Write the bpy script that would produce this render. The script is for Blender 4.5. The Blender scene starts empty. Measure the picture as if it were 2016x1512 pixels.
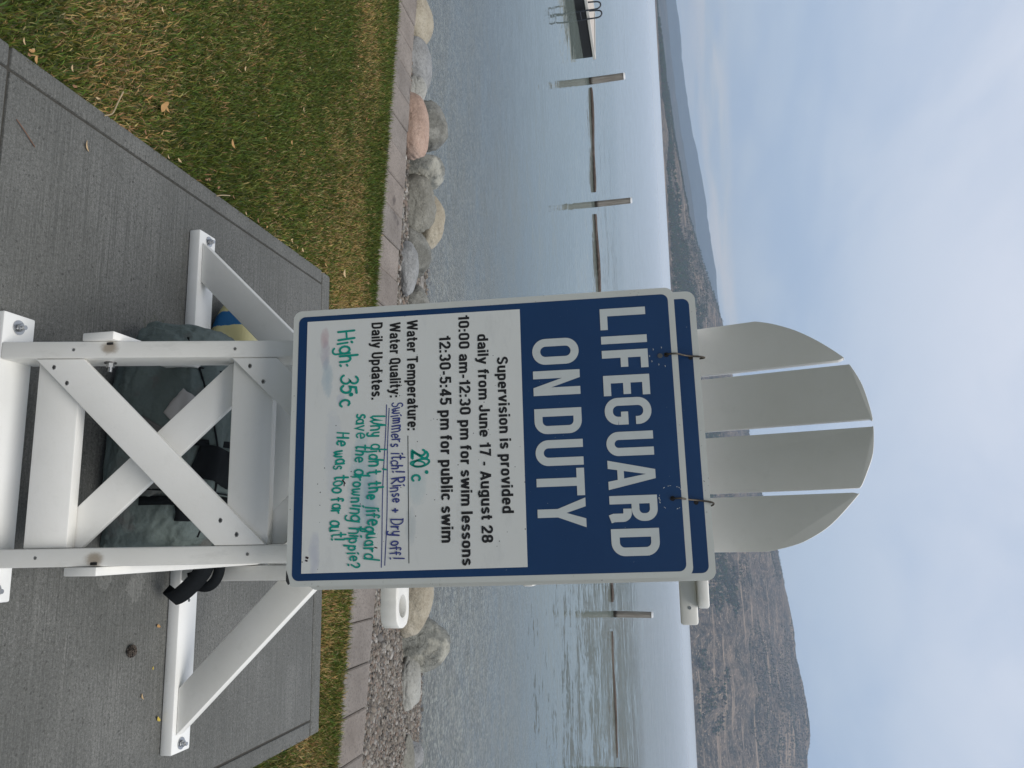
import bpy, bmesh, math, random
import numpy as np
from mathutils import Matrix, Vector, noise as mnoise

S = bpy.context.scene
COL = S.collection

# ------------------------------------------------------------------ camera
cd = bpy.data.cameras.new('camera'); cam = bpy.data.objects.new('camera', cd); COL.objects.link(cam)
cd.sensor_width = 36; cd.sensor_fit = 'HORIZONTAL'
cd.lens = 1610.68 / 2016 * 36
cd.clip_start = .05; cd.clip_end = 40000
# the phone was held upright but the picture lies on its side: picture-right is the world's up
UP = Vector((0.017496, 0.203909, 0.978834)); RT = Vector((0.982841, 0.176283, -0.05429)); FW = Vector((-0.183622, 0.962988, -0.197326))
cam.matrix_world = Matrix(((UP.x, -RT.x, -FW.x, .1949), (UP.y, -RT.y, -FW.y, -1.4663), (UP.z, -RT.z, -FW.z, 1.4665), (0, 0, 0, 1)))
S.camera = cam

# ------------------------------------------------------------------ sky, sun, exposure
W = bpy.data.worlds.new('World'); S.world = W; W.use_nodes = True
wn = W.node_tree.nodes; wl = W.node_tree.links; wn.clear()
def N(t, **k):
    n = wn.new(t)
    for a, b in k.items(): setattr(n, a, b)
    return n
out = N('ShaderNodeOutputWorld'); bg = N('ShaderNodeBackground'); bg.inputs[1].default_value = .1
wl.new(bg.outputs[0], out.inputs[0])
sky = N('ShaderNodeTexSky', sky_type='NISHITA'); sky.sun_disc = False
sky.sun_elevation = math.radians(66); sky.sun_rotation = math.radians(138); sky.altitude = 350
tc = N('ShaderNodeTexCoord'); sep = N('ShaderNodeSeparateXYZ'); wl.new(tc.outputs['Generated'], sep.inputs[0])
def wm(op, a, b=None, c=None, clamp=False):
    n = N('ShaderNodeMath', operation=op); n.use_clamp = clamp
    for i, v in enumerate((a, b, c)):
        if v is None: continue
        if isinstance(v, (int, float)): n.inputs[i].default_value = v
        else: wl.new(v, n.inputs[i])
    return n.outputs[0]
zc = wm('MAXIMUM', sep.outputs[2], 0.0)
den = wm('ADD', zc, .12)
cx = wm('DIVIDE', sep.outputs[0], den); cy = wm('DIVIDE', sep.outputs[1], den)
cmb = N('ShaderNodeCombineXYZ'); wl.new(cx, cmb.inputs[0]); wl.new(cy, cmb.inputs[1])
def cloud(scale, sx, sy, rot, detail, rough, dist=0.0, w=0.0):
    mp = N('ShaderNodeMapping'); mp.inputs['Scale'].default_value = (sx, sy, 1); mp.inputs['Rotation'].default_value = (0, 0, rot); mp.inputs['Location'].default_value = (w, w * .7, 0)
    wl.new(cmb.outputs[0], mp.inputs[0])
    nz = N('ShaderNodeTexNoise'); nz.inputs['Scale'].default_value = scale; nz.inputs['Detail'].default_value = detail
    nz.inputs['Roughness'].default_value = rough; nz.inputs['Distortion'].default_value = dist
    wl.new(mp.outputs[0], nz.inputs[0]); return nz.outputs[0]
def wmix(f, a, b):
    n = N('ShaderNodeMix', data_type='RGBA')
    for i, v in ((0, f), (6, a), (7, b)):
        if isinstance(v, (int, float)): n.inputs[i].default_value = v
        elif isinstance(v, tuple): n.inputs[i].default_value = (*v, 1)
        else: wl.new(v, n.inputs[i])
    return n.outputs[2]
def wramp(f, stops, lin=True):
    n = N('ShaderNodeValToRGB'); e = n.color_ramp.elements
    while len(e) > 1: e.remove(e[-1])
    e[0].position = stops[0][0]; e[0].color = (*stops[0][1], 1)
    for p, c in stops[1:]:
        q = e.new(p); q.color = (*c, 1)
    if not lin: n.color_ramp.interpolation = 'EASE'
    wl.new(f, n.inputs[0]); return n.outputs[0]
# overcast gradient, brighter towards the zenith (values x10 because the strength is 0.1)
grad = wramp(sep.outputs[2], [(0, (.44, .52, .64)), (.06, (.40, .50, .68)), (.14, (.42, .53, .71)), (.28, (.52, .62, .79)), (.42, (.61, .69, .83)), (.7, (.64, .69, .78)), (1, (.72, .74, .80))])
bright = wramp(sep.outputs[2], [(0, (.53, .59, .68)), (.15, (.56, .65, .78)), (.35, (.80, .84, .94)), (.6, (.84, .87, .95)), (1, (.92, .93, .98))])
c1 = cloud(.75, 1.0, .55, .5, 5, .52, .5, 3.1); c2 = cloud(2.1, 1.0, .42, .62, 6, .55, .4, 7.7)
cm = wm('ADD', wm('MULTIPLY', c1, .68), wm('MULTIPLY', c2, .32))
cf = wramp(cm, [(.38, (.12, .12, .12)), (.60, (.90, .90, .90))], False)
cov = wmix(cf, grad, bright)
# low warm cloud bank above the far ridge
band = wramp(sep.outputs[2], [(.010, (0, 0, 0)), (.026, (1, 1, 1)), (.062, (1, 1, 1)), (.078, (0, 0, 0))], False)
mb = N('ShaderNodeMapping'); mb.inputs['Scale'].default_value = (7, 7, 46); wl.new(tc.outputs['Generated'], mb.inputs[0])
nb = N('ShaderNodeTexNoise'); nb.inputs['Scale'].default_value = 1.3; nb.inputs['Detail'].default_value = 5; wl.new(mb.outputs[0], nb.inputs[0])
bf = wm('MULTIPLY', band, wramp(nb.outputs[0], [(.30, (0, 0, 0)), (.52, (1, 1, 1))]), clamp=True)
cov = wmix(wm('MULTIPLY', bf, .95), cov, wmix(wramp(nb.outputs[0], [(.45, (0, 0, 0)), (.65, (1, 1, 1))]), (.62, .655, .69), (.86, .78, .72)))
sc10 = N('ShaderNodeVectorMath', operation='SCALE'); sc10.inputs[3].default_value = 10; wl.new(cov, sc10.inputs[0])
mixs = wmix(.9, sky.outputs[0], sc10.outputs[0])
# added dimming of the unseen sky behind, keeps surfaces facing away from the lake darker
side = wramp(wm('MULTIPLY_ADD', wm('ADD', wm('MULTIPLY', sep.outputs[1], .94), wm('MULTIPLY', sep.outputs[0], .34)), .5, .5), [(0, (.40, .40, .40)), (.35, (.56, .555, .55)), (.62, (.92, .92, .92)), (.8, (1, 1, 1))], False)
fm = N('ShaderNodeMix', data_type='RGBA', blend_type='MULTIPLY'); fm.inputs[0].default_value = 1; wl.new(mixs, fm.inputs[6]); wl.new(side, fm.inputs[7])
wl.new(fm.outputs[2], bg.inputs[0])

sl = bpy.data.lights.new('sun', 'SUN'); sl.energy = 2.3; sl.angle = math.radians(38); sl.color = (1, .965, .91)
so = bpy.data.objects.new('sun', sl); COL.objects.link(so)
az, el = math.radians(138), math.radians(66)
sd = Vector((math.sin(az) * math.cos(el), math.cos(az) * math.cos(el), math.sin(el)))
so.rotation_euler = sd.to_track_quat('Z', 'Y').to_euler(); so.location = (3, 3, 12)

vs = S.view_settings; vs.view_transform = 'Standard'; vs.look = 'None'; vs.exposure = 0; vs.gamma = 1; vs.use_curve_mapping = False
S.render.engine = 'CYCLES'
S.cycles.volume_bounces = 1; S.cycles.max_bounces = 8; S.cycles.transparent_max_bounces = 12
S.cycles.use_denoising = True

rnd = random.Random(7); rng = np.random.default_rng(11)

# ------------------------------------------------------------------ helpers
def tag(o, label=None, cat=None, group=None, kind=None):
    if label: o['label'] = label
    if cat: o['category'] = cat
    if group: o['group'] = group
    if kind: o['kind'] = kind
    return o
def empty(name, loc=(0, 0, 0), **k):
    o = bpy.data.objects.new(name, None); COL.objects.link(o); o.location = loc; o.empty_display_size = .1
    return tag(o, **k)
def link(name, me, mat=None, parent=None, smooth=False):
    o = bpy.data.objects.new(name, me); COL.objects.link(o)
    if mat is not None:
        me.materials.clear()
        for m in (mat if isinstance(mat, (list, tuple)) else [mat]): me.materials.append(m)
    if parent is not None: o.parent = parent
    if smooth: me.polygons.foreach_set('use_smooth', [True] * len(me.polygons))
    return o
def mesh(name, V, F):
    me = bpy.data.meshes.new(name); me.from_pydata([tuple(v) for v in V], [], [tuple(f) for f in F]); me.update(); return me
def from_bm(bm, name):
    bmesh.ops.recalc_face_normals(bm, faces=bm.faces)
    me = bpy.data.meshes.new(name); bm.to_mesh(me); bm.free(); return me
def autosmooth(me, ang=40):
    me.polygons.foreach_set('use_smooth', [True] * len(me.polygons))
    try: me.set_sharp_from_angle(angle=math.radians(ang))
    except Exception: pass
def prism(poly, axis_pt, bev=.003, seg=2, name='board'):
    """poly: list of 3D points (one face), axis_pt: extrusion vector; bevelled solid."""
    bm = bmesh.new(); a = [bm.verts.new(Vector(p)) for p in poly]; b = [bm.verts.new(Vector(p) + Vector(axis_pt)) for p in poly]
    n = len(poly); bm.faces.new(a); bm.faces.new(b[::-1])
    for i in range(n): bm.faces.new((a[i], b[i], b[(i + 1) % n], a[(i + 1) % n]))
    bmesh.ops.recalc_face_normals(bm, faces=bm.faces)
    if bev:
        ed = [e for e in bm.edges if len(e.link_faces) == 2 and e.calc_face_angle(0) > .45]
        bmesh.ops.bevel(bm, geom=ed, offset=bev, segments=seg, affect='EDGES', profile=.5, clamp_overlap=True)
    me = from_bm(bm, name); autosmooth(me, 35); return me
def box(x0, x1, y0, y1, z0, z1, bev=.003, name='board'):
    return prism([(x0, y0, z0), (x1, y0, z0), (x1, y1, z0), (x0, y1, z0)], (0, 0, z1 - z0), bev, 2, name)
def cyl(p0, p1, r0, r1=None, n=16, name='rod', cap=True, bev=0):
    r1 = r0 if r1 is None else r1
    p0, p1 = Vector(p0), Vector(p1); d = (p1 - p0).normalized(); a = d.orthogonal().normalized(); b = d.cross(a)
    V = [p0 + (a * math.cos(t) + b * math.sin(t)) * r0 for t in np.linspace(0, 2 * math.pi, n, False)] + [p1 + (a * math.cos(t) + b * math.sin(t)) * r1 for t in np.linspace(0, 2 * math.pi, n, False)]
    F = [(i, (i + 1) % n, n + (i + 1) % n, n + i) for i in range(n)]
    if cap: F += [tuple(range(n))[::-1], tuple(range(n, 2 * n))]
    me = mesh(name, V, F); autosmooth(me, 50); return me
def tube(pts, r, n=8, name='tube', close=False):
    pts = [Vector(p) for p in pts]; V = []; F = []
    up = Vector((.13, .31, .94)).normalized(); m = len(pts); R = r if hasattr(r, '__len__') else [r] * m
    for i, p in enumerate(pts):
        d = (pts[(i + 1) % m if close else min(i + 1, m - 1)] - pts[(i - 1) % m if close else max(i - 1, 0)]).normalized()
        a = d.cross(up)
        if a.length < .05: a = d.cross(Vector((1, 0, 0)))
        a.normalize(); b = d.cross(a)
        for k in range(n):
            t = 2 * math.pi * k / n; V.append(p + (a * math.cos(t) + b * math.sin(t)) * R[i])
    for i in range(m if close else m - 1):
        for k in range(n):
            j = (i + 1) % m; F.append((i * n + k, i * n + (k + 1) % n, j * n + (k + 1) % n, j * n + k))
    if not close: F += [tuple(range(n))[::-1], tuple(range((m - 1) * n, m * n))]
    me = mesh(name, V, F); autosmooth(me, 60); return me
def curve(ctrl, k=8):
    P = [Vector(p) for p in ctrl]; P = [P[0] * 2 - P[1]] + P + [P[-1] * 2 - P[-2]]; o = []
    for i in range(1, len(P) - 2):
        for j in range(k):
            t = j / k; a, b, c, d = P[i - 1:i + 3]
            o.append(.5 * ((2 * b) + (c - a) * t + (2 * a - 5 * b + 4 * c - d) * t * t + (3 * b - a - 3 * c + d) * t ** 3))
    o.append(P[-2]); return o
def fbm(x, y, seed=0, oct=5, per=1.0):
    """vectorised value noise"""
    tot = np.zeros_like(x, dtype=float); amp = 1.; s = 0
    for o in range(oct):
        X = x * per; Y = y * per; xi = np.floor(X).astype(np.int64); yi = np.floor(Y).astype(np.int64); fx = X - xi; fy = Y - yi
        fx = fx * fx * (3 - 2 * fx); fy = fy * fy * (3 - 2 * fy)
        def h(a, b):
            n = (a * 374761393 + b * 668265263 + (seed + o * 17) * 974634777) & 0xffffffff
            n = ((n ^ (n >> 13)) * 1274126177) & 0xffffffff
            return ((n ^ (n >> 16)) & 0xffff) / 65535.
        v = (h(xi, yi) * (1 - fx) + h(xi + 1, yi) * fx) * (1 - fy) + (h(xi, yi + 1) * (1 - fx) + h(xi + 1, yi + 1) * fx) * fy
        tot += v * amp; s += amp; amp *= .5; per *= 2.03
    return tot / s
def set_col(me, cols, name='Col'):
    at = me.color_attributes.new(name, 'FLOAT_COLOR', 'POINT')
    c = np.ones((len(cols), 4), dtype=np.float32); c[:, :3] = cols; at.data.foreach_set('color', c.ravel())
def np_mesh(name, V, F, cols=None, smooth=False):
    me = bpy.data.meshes.new(name); V = np.asarray(V, dtype=np.float32); F = np.asarray(F, dtype=np.int32); k = F.shape[1]
    me.vertices.add(len(V)); me.vertices.foreach_set('co', V.ravel())
    me.loops.add(F.size); me.loops.foreach_set('vertex_index', F.ravel())
    me.polygons.add(len(F)); me.polygons.foreach_set('loop_start', np.arange(0, F.size, k, dtype=np.int32))
    if smooth: me.polygons.foreach_set('use_smooth', np.ones(len(F), dtype=bool))
    me.update(calc_edges=True); me.validate()
    if cols is not None: set_col(me, cols)
    return me

# ------------------------------------------------------------------ materials
class M:
    def __init__(s, name, rough=.6, spec=.5, metal=0.):
        s.m = bpy.data.materials.new(name); s.m.use_nodes = True; s.t = s.m.node_tree; s.n = s.t.nodes; s.l = s.t.links
        s.p = s.n['Principled BSDF']; s.p.inputs['Roughness'].default_value = rough; s.p.inputs['Metallic'].default_value = metal
        s.p.inputs['Specular IOR Level'].default_value = spec; s.tc = s.n.new('ShaderNodeTexCoord'); s.co = s.tc.outputs['Object']
    def put(s, v, sock):
        if isinstance(v, (int, float)): sock.default_value = v
        elif isinstance(v, tuple): sock.default_value = (*v, 1) if len(v) == 3 and sock.type == 'RGBA' else v
        else: s.l.new(v, sock)
    def map(s, scale, loc=(0, 0, 0), rot=(0, 0, 0), co=None):
        m = s.n.new('ShaderNodeMapping'); m.inputs['Scale'].default_value = scale; m.inputs['Location'].default_value = loc; m.inputs['Rotation'].default_value = rot
        s.l.new(co or s.co, m.inputs[0]); return m.outputs[0]
    def noise(s, scale, detail=4, rough=.55, co=None, dist=0.):
        n = s.n.new('ShaderNodeTexNoise'); n.inputs['Scale'].default_value = scale; n.inputs['Detail'].default_value = detail; n.inputs['Roughness'].default_value = rough; n.inputs['Distortion'].default_value = dist
        s.l.new(co or s.co, n.inputs[0]); return n.outputs[0]
    def vor(s, scale, co=None, feat='F1', outp=0, rnd=1.):
        n = s.n.new('ShaderNodeTexVoronoi'); n.feature = feat; n.inputs['Scale'].default_value = scale; n.inputs['Randomness'].default_value = rnd
        s.l.new(co or s.co, n.inputs[0]); return n.outputs[outp]
    def ramp(s, f, stops):
        n = s.n.new('ShaderNodeValToRGB'); e = n.color_ramp.elements
        while len(e) > 1: e.remove(e[-1])
        c = lambda v: (*v, 1) if isinstance(v, tuple) else (v, v, v, 1)
        e[0].position = stops[0][0]; e[0].color = c(stops[0][1])
        for p, v in stops[1:]: e.new(p).color = c(v)
        s.l.new(f, n.inputs[0]); return n.outputs[0]
    def mix(s, f, a, b, mode='MIX'):
        n = s.n.new('ShaderNodeMix'); n.data_type = 'RGBA'; n.blend_type = mode
        s.put(f, n.inputs[0]); s.put(a, n.inputs[6]); s.put(b, n.inputs[7]); return n.outputs[2]
    def math(s, op, a, b=0., c=0., clamp=False):
        n = s.n.new('ShaderNodeMath'); n.operation = op; n.use_clamp = clamp
        s.put(a, n.inputs[0]); s.put(b, n.inputs[1])
        if op in ('MULTIPLY_ADD', 'SMOOTH_MIN', 'COMPARE'): s.put(c, n.inputs[2])
        return n.outputs[0]
    def sepx(s, co=None):
        n = s.n.new('ShaderNodeSeparateXYZ'); s.l.new(co or s.co, n.inputs[0]); return n.outputs
    def attr(s, name='Col'):
        n = s.n.new('ShaderNodeAttribute'); n.attribute_name = name; return n.outputs['Color']
    def base(s, v): s.put(v, s.p.inputs['Base Color']); return s
    def rough(s, v): s.put(v, s.p.inputs['Roughness']); return s
    def bump(s, h, strength=.3, dist=.01):
        b = s.n.new('ShaderNodeBump'); b.inputs['Strength'].default_value = strength; b.inputs['Distance'].default_value = dist
        s.put(h, b.inputs['Height']); s.l.new(b.outputs[0], s.p.inputs['Normal']); return s

def flat(name, col, rough=.6, metal=0., nz=.08, scale=30):
    m = M(name, rough, metal=metal); f = m.noise(scale, 3)
    m.base(m.mix(f, tuple(c * (1 - nz) for c in col), tuple(min(1, c * (1 + nz)) for c in col))); return m.m

# white recycled-plastic lumber, faint grime and scuffs
def lumber(name='white_lumber', stain=False):
    m = M(name, .42, .45)
    g = m.ramp(m.noise(5, 5, .6), [(.3, (.80, .79, .745)), (.7, (.86, .85, .815))])
    fine = m.ramp(m.noise(1.0, 4, .7, m.map((26, 26, 26))), [(.58, (0)), (.75, (1))])
    g = m.mix(m.math('MULTIPLY', fine, .16), g, (.60, .595, .55))
    sp = m.ramp(m.vor(60), [(.0, 1), (.035, 0)]); msk = m.ramp(m.noise(3, 2), [(.5, 0), (.62, 1)])
    g = m.mix(m.math('MULTIPLY', m.math('MULTIPLY', sp, msk), .5), g, (.3, .29, .26))
    m.base(g); m.rough(m.ramp(m.noise(12, 3), [(.3, .36), (.7, .52)]))
    m.bump(m.noise(140, 3), .12, .002); return m.m
WHITE = lumber()
BEAMW = M('scuffed_white_lumber', .45)
_z = BEAMW.sepx()[2]
_lo = BEAMW.ramp(BEAMW.math('MULTIPLY_ADD', BEAMW.noise(18, 5, .7), .035, BEAMW.math('MULTIPLY', _z, -1)), [(.0, 0), (.018, 1)])
_sp = BEAMW.ramp(BEAMW.noise(160, 4, .8), [(.58, 0), (.68, 1)])
_g = BEAMW.ramp(BEAMW.noise(5, 5, .6), [(.3, (.78, .78, .75)), (.7, (.85, .85, .83))])
_g = BEAMW.mix(BEAMW.math('MULTIPLY', _lo, .28), _g, (.42, .41, .36))
BEAMW.base(BEAMW.mix(BEAMW.math('MULTIPLY', BEAMW.math('MULTIPLY', _sp, _lo), .7), _g, (.12, .115, .10))); BEAMW = BEAMW.m

STEEL = flat('galvanised_steel', (.45, .46, .47), .34, 1.0, .15, 200)
DARKSTEEL = flat('dark_bolt_steel', (.16, .16, .16), .45, .9, .2, 200)
RUST = flat('rusty_wire', (.10, .085, .07), .5, .7, .3, 120)
BLACK = flat('black_webbing', (.010, .012, .014), .85, 0, .25, 90); BLACK.node_tree.nodes['Principled BSDF'].inputs['Specular IOR Level'].default_value = .15

# ------------------------------------------------------------------ shoreline and ground
def yin(x):   # landward edge of the cap-stone row
    x = np.clip(x, -14, 9)
    return 2.139 - .1735 * x - .0035 * x * x
PW = .30
def yout(x): return yin(x) + PW
def beach_z(x, y):
    t = np.clip((y - yout(x)), 0, None)
    sl_ = .20 + .045 * np.clip(-x - 1, 0, 3)
    z = -.055 - sl_ * np.minimum(t, 3.4) - .055 * np.clip(t - 3.4, 0, 40)
    z = z + (fbm(x + 50, y + 50, 3, 4, 1.3) - .5) * .09 * np.clip(t, 0, 1)
    return z

# soil and lawn
m = M('lawn_soil', .9); m.base(m.ramp(m.noise(3, 6, .6), [(.3, (.045, .058, .018)), (.7, (.085, .085, .034))])); m.bump(m.noise(60, 4), .5, .01); SOIL = m.m
xs = np.concatenate(([-9000, -60], np.linspace(-14, 9, 116), [60, 9000])); V = []; F = []
for x in xs: V += [(x, -5900, -.02), (x, float(yin(x)) + .004, -.02)]
for i in range(len(xs) - 1): F.append((2 * i, 2 * i + 2, 2 * i + 3, 2 * i + 1))
tag(link('lawn_ground', mesh('lawn_ground', V, F), SOIL), kind='structure')

# beach and lake bed, one sheet reaching under the hills
m = M('lake_bed', .85)
sx = m.sepx(); dep = m.ramp(m.math('MULTIPLY', sx[2], -.2), [(.0, 0), (.2, 0), (.5, 1)])
pb = m.vor(26, outp=1); d = m.vor(26)
sepc = m.n.new('ShaderNodeSeparateColor'); m.l.new(pb, sepc.inputs[0])
pc = m.ramp(sepc.outputs[0], [(0, (.075, .065, .055)), (.3, (.17, .145, .12)), (.6, (.27, .235, .20)), (.85, (.36, .33, .29)), (1, (.46, .44, .41))])
pc = m.mix(m.ramp(d, [(.45, 0), (.7, 1)]), pc, (.045, .04, .035))
big = m.vor(7, outp=1); sb = m.n.new('ShaderNodeSeparateColor'); m.l.new(big, sb.inputs[0])
pc = m.mix(.35, pc, m.ramp(sb.outputs[0], [(0, (.12, .12, .11)), (1, (.34, .32, .29))]))
pc = m.mix(m.ramp(m.noise(30, 3, .7), [(.60, 0), (.68, .6)]), pc, (.62, .60, .56)); m.base(m.mix(dep, pc, (.17, .195, .165))); m.bump(m.math('SUBTRACT', 1., d), .5, .015); BED = m.m
xs = np.concatenate(([-9000, -400, -60], np.linspace(-14, 9, 140), [60, 400, 9000])); ts = np.concatenate((np.linspace(0, 4, 70), [5, 7, 10, 16, 30, 60, 400, 3000, 13500]))
X = np.repeat(xs, len(ts)).reshape(len(xs), len(ts)); Y = yout(X) - .008 + ts[None, :]; Z = beach_z(X, Y + .008)
Z[:, 0] = -.055
V = np.stack([X, Y, Z], -1).reshape(-1, 3); n = len(ts); F = [(i * n + j, (i + 1) * n + j, (i + 1) * n + j + 1, i * n + j + 1) for i in range(len(xs) - 1) for j in range(n - 1)]
tag(link('beach', np_mesh('beach', V, F, smooth=True), BED), kind='structure')

# lake surface
WZ = -.60
m = M('lake_water', .03); m.n.remove(m.p)
o = [q for q in m.n if q.type == 'OUTPUT_MATERIAL'][0]
co = m.co; sxy = m.sepx()
def nvec(scale, detail, rough, loc=(0, 0, 0), rot=(0, 0, 0)):
    n = m.n.new('ShaderNodeTexNoise'); n.inputs['Scale'].default_value = 1; n.inputs['Detail'].default_value = detail; n.inputs['Roughness'].default_value = rough; m.l.new(m.map(scale, loc, rot), n.inputs[0])
    a = m.n.new('ShaderNodeVectorMath'); a.operation = 'SUBTRACT'; m.l.new(n.outputs['Color'], a.inputs[0]); a.inputs[1].default_value = (.5, .5, .5); return a.outputs[0]
def vsc(v, k):
    a = m.n.new('ShaderNodeVectorMath'); a.operation = 'MULTIPLY'; m.l.new(v, a.inputs[0])
    if isinstance(k, tuple): a.inputs[1].default_value = k
    else: m.l.new(k, a.inputs[1])
    return a.outputs[0]
def vadd(u, v):
    a = m.n.new('ShaderNodeVectorMath'); a.operation = 'ADD'; m.l.new(u, a.inputs[0])
    if isinstance(v, tuple): a.inputs[1].default_value = v
    else: m.l.new(v, a.inputs[1])
    return a.outputs[0]
swl = m.ramp(m.noise(1.0, 4, .6, m.map((.07, .30, 1), (2, 2, 0), (0, 0, .06))), [(.36, .45), (.62, 1.)])
east = m.ramp(m.math('MULTIPLY_ADD', sxy[0], .05, .62), [(.25, .55), (.65, 1.0)])
amp = m.math('MULTIPLY', swl, east)
nv = vadd(vsc(nvec((2.2, 6.5, 1), 3, .6), (.12, .20, 0)), vadd(vsc(nvec((9, 22, 1), 2, .6, (3, 1, 0), (0, 0, .12)), (.10, .14, 0)), vsc(nvec((.5, 1.6, 1), 2, .5, (9, 4, 0)), (.06, .15, 0))))
nv = vadd(vsc(nv, amp), (0, 0, 1))
nn_ = m.n.new('ShaderNodeVectorMath'); nn_.operation = 'NORMALIZE'; m.l.new(nv, nn_.inputs[0])
class _B: outputs = [nn_.outputs[0]]
bp = _B
fr = m.n.new('ShaderNodeFresnel'); fr.inputs[0].default_value = 1.333; m.l.new(bp.outputs[0], fr.inputs[1])
tr = m.n.new('ShaderNodeBsdfTransparent'); tr.inputs[0].default_value = (.90, .95, .93, 1)
df = m.n.new('ShaderNodeBsdfDiffuse'); df.inputs[0].default_value = (.185, .225, .205, 1)
gl = m.n.new('ShaderNodeBsdfGlossy'); m.l.new(m.ramp(m.math('MULTIPLY', sxy[1], .004), [(.05, .02), (.09, .06), (.14, .20), (1, .30)]), gl.inputs[1]); m.l.new(bp.outputs[0], gl.inputs['Normal']); gl.inputs[0].default_value = (.91, .93, .94, 1)
dm = m.ramp(m.math('MULTIPLY_ADD', sxy[1], .05, -.25), [(0, .0), (.10, .18), (.30, .65), (.6, .92), (1, 1)])
body = m.n.new('ShaderNodeMixShader'); m.l.new(dm, body.inputs[0]); m.l.new(tr.outputs[0], body.inputs[1]); m.l.new(df.outputs[0], body.inputs[2])
fin = m.n.new('ShaderNodeMixShader'); m.l.new(fr.outputs[0], fin.inputs[0]); m.l.new(body.outputs[0], fin.inputs[1]); m.l.new(gl.outputs[0], fin.inputs[2])
m.l.new(fin.outputs[0], o.inputs[0]); WATER = m.m
V = [(-8900, 3.2, WZ), (8900, 3.2, WZ), (8900, 12500, WZ), (-8900, 12500, WZ)]
tag(link('lake_water', mesh('lake_water', V, [(0, 1, 2, 3)]), WATER), kind='structure')

# ------------------------------------------------------------------ hills
def hill_mat(name, dark, mid, tan, sc=1.):
    m = M(name, .95, .1)
    z = m.sepx()
    n1 = m.noise(1, 6, .7, m.map((.007 * sc, .007 * sc, .02 * sc))); n2 = m.noise(1, 6, .8, m.map((.045 * sc, .045 * sc, .12 * sc)))
    base = m.ramp(n1, [(.22, dark), (.50, mid), (.80, tan)])
    base = m.mix(m.ramp(n2, [(.46, 0), (.64, .7)]), base, tan); base = m.mix(m.ramp(n2, [(.33, .6), (.46, 0)]), base, dark)
    gul = m.noise(1, 5, .6, m.map((.010 * sc, .010 * sc, .0022 * sc), rot=(0, .5, 0)))
    base = m.mix(m.ramp(gul, [(.56, 0), (.66, .7)]), base, dark)
    ben = m.noise(1, 4, .6, m.map((.0035 * sc, .0035 * sc, .085 * sc), rot=(0, .06, 0)))
    base = m.mix(m.ramp(m.noise(1, 3, .8, m.map((.12 * sc,) * 3)), [(.56, 0), (.64, .7)]), base, tuple(min(.5, c * 1.9) for c in tan))
    base = m.mix(m.ramp(m.noise(1, 3, .8, m.map((.10 * sc,) * 3, (50, 9, 3))), [(.56, 0), (.62, .8)]), base, dark)
    base = m.mix(m.ramp(ben, [(.58, 0), (.64, .65)]), base, tuple(min(.5, c * 1.35) for c in tan))
    m.base(base); return m.m
def hill(name, mat, R0, R1, sky_pts, seed, amp, az_rng, na=420, nt=70, prof=.85, cx=.19, cy=-1.47, kind='structure'):
    A = np.linspace(*az_rng, na); sp = np.array(sky_pts); tanh_ = np.interp(A, sp[:, 0], sp[:, 1])
    rag = (fbm(A * 6 + 400, A * 0 + seed, seed, 4, .35) - .5) * .0022 + (fbm(A * 40 + 400, A * 0 + seed, seed + 1, 3, .5) - .5) * .0010
    tanh_ = np.maximum(tanh_ + rag * np.clip(tanh_ / .03, 0, 1), 0)
    t = np.linspace(0, 1.25, nt); AA, TT = np.meshgrid(np.radians(A), t, indexing='ij'); H = (tanh_ * R1)[:, None]
    shore = (fbm(A * .35 + 90, A * 0 + seed, seed + 5, 4, .6) - .5) * (R1 - R0) * .35
    R = R0 + shore[:, None] * (1 - TT).clip(0, 1) + (R1 - R0) * TT
    s = np.clip(TT, 0, 1) ** prof; s = s * np.where(TT > 1, 1 - ((TT - 1) / .25) ** 2 * .5, 1)
    X = cx + R * np.sin(AA); Y = cy + R * np.cos(AA)
    gull = 1 - np.abs(2 * fbm(X / 420 + 60, Y / 420 + 60, seed, 5, 1.) - 1) * 1.6
    fine = fbm(X / 130 + 9, Y / 130 + 9, seed + 3, 4, 1.) - .5
    env = np.sin(np.pi * np.clip(TT, 0, 1)) * np.clip(H / 60, 0, 1)
    Z = WZ - 1.2 * (1 - np.clip(TT * 30, 0, 1)) + H * s + env * (gull - .45) * amp + fine * amp * .5 * env
    Z = np.where(TT < 1, np.minimum(Z, (WZ + 2.07 + tanh_[:, None] * R * (.985))), Z)
    V = np.stack([X, Y, Z], -1).reshape(-1, 3); F = [(i * nt + j, (i + 1) * nt + j, (i + 1) * nt + j + 1, i * nt + j + 1) for i in range(na - 1) for j in range(nt - 1)]
    o = link(name, np_mesh(name, V, F, smooth=True), mat); tag(o, kind=kind); return X, Y, Z, TT
near_pts = [(-40, 0), (-34, .0015), (-31.8, .0052), (-28.4, .0098), (-26.3, .0136), (-21.3, .0247), (-19.05, .0356), (-16.8, .0448), (-15.3, .0534), (-14.1, .0576), (-10.7, .0655), (-6.6, .0812), (-2.5, .0915), (1.3, .1043), (3, .1075), (5, .1122), (6.5, .1143), (7.85, .1145), (9.25, .1178), (10.6, .1201), (11.5, .1211), (12.8, .1197), (13.4, .1164), (14.2, .1144), (17, .112), (22, .125), (30, .10), (40, .115), (55, .09), (70, .07), (85, .04)]
mid_pts = [(-80, .02), (-60, .014), (-45, .013), (-34.9, .0115), (-31.7, .014), (-28.4, .0183), (-26.3, .0221), (-22.9, .029), (-18, .036), (-10, .04), (10, .04), (80, .03)]
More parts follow.
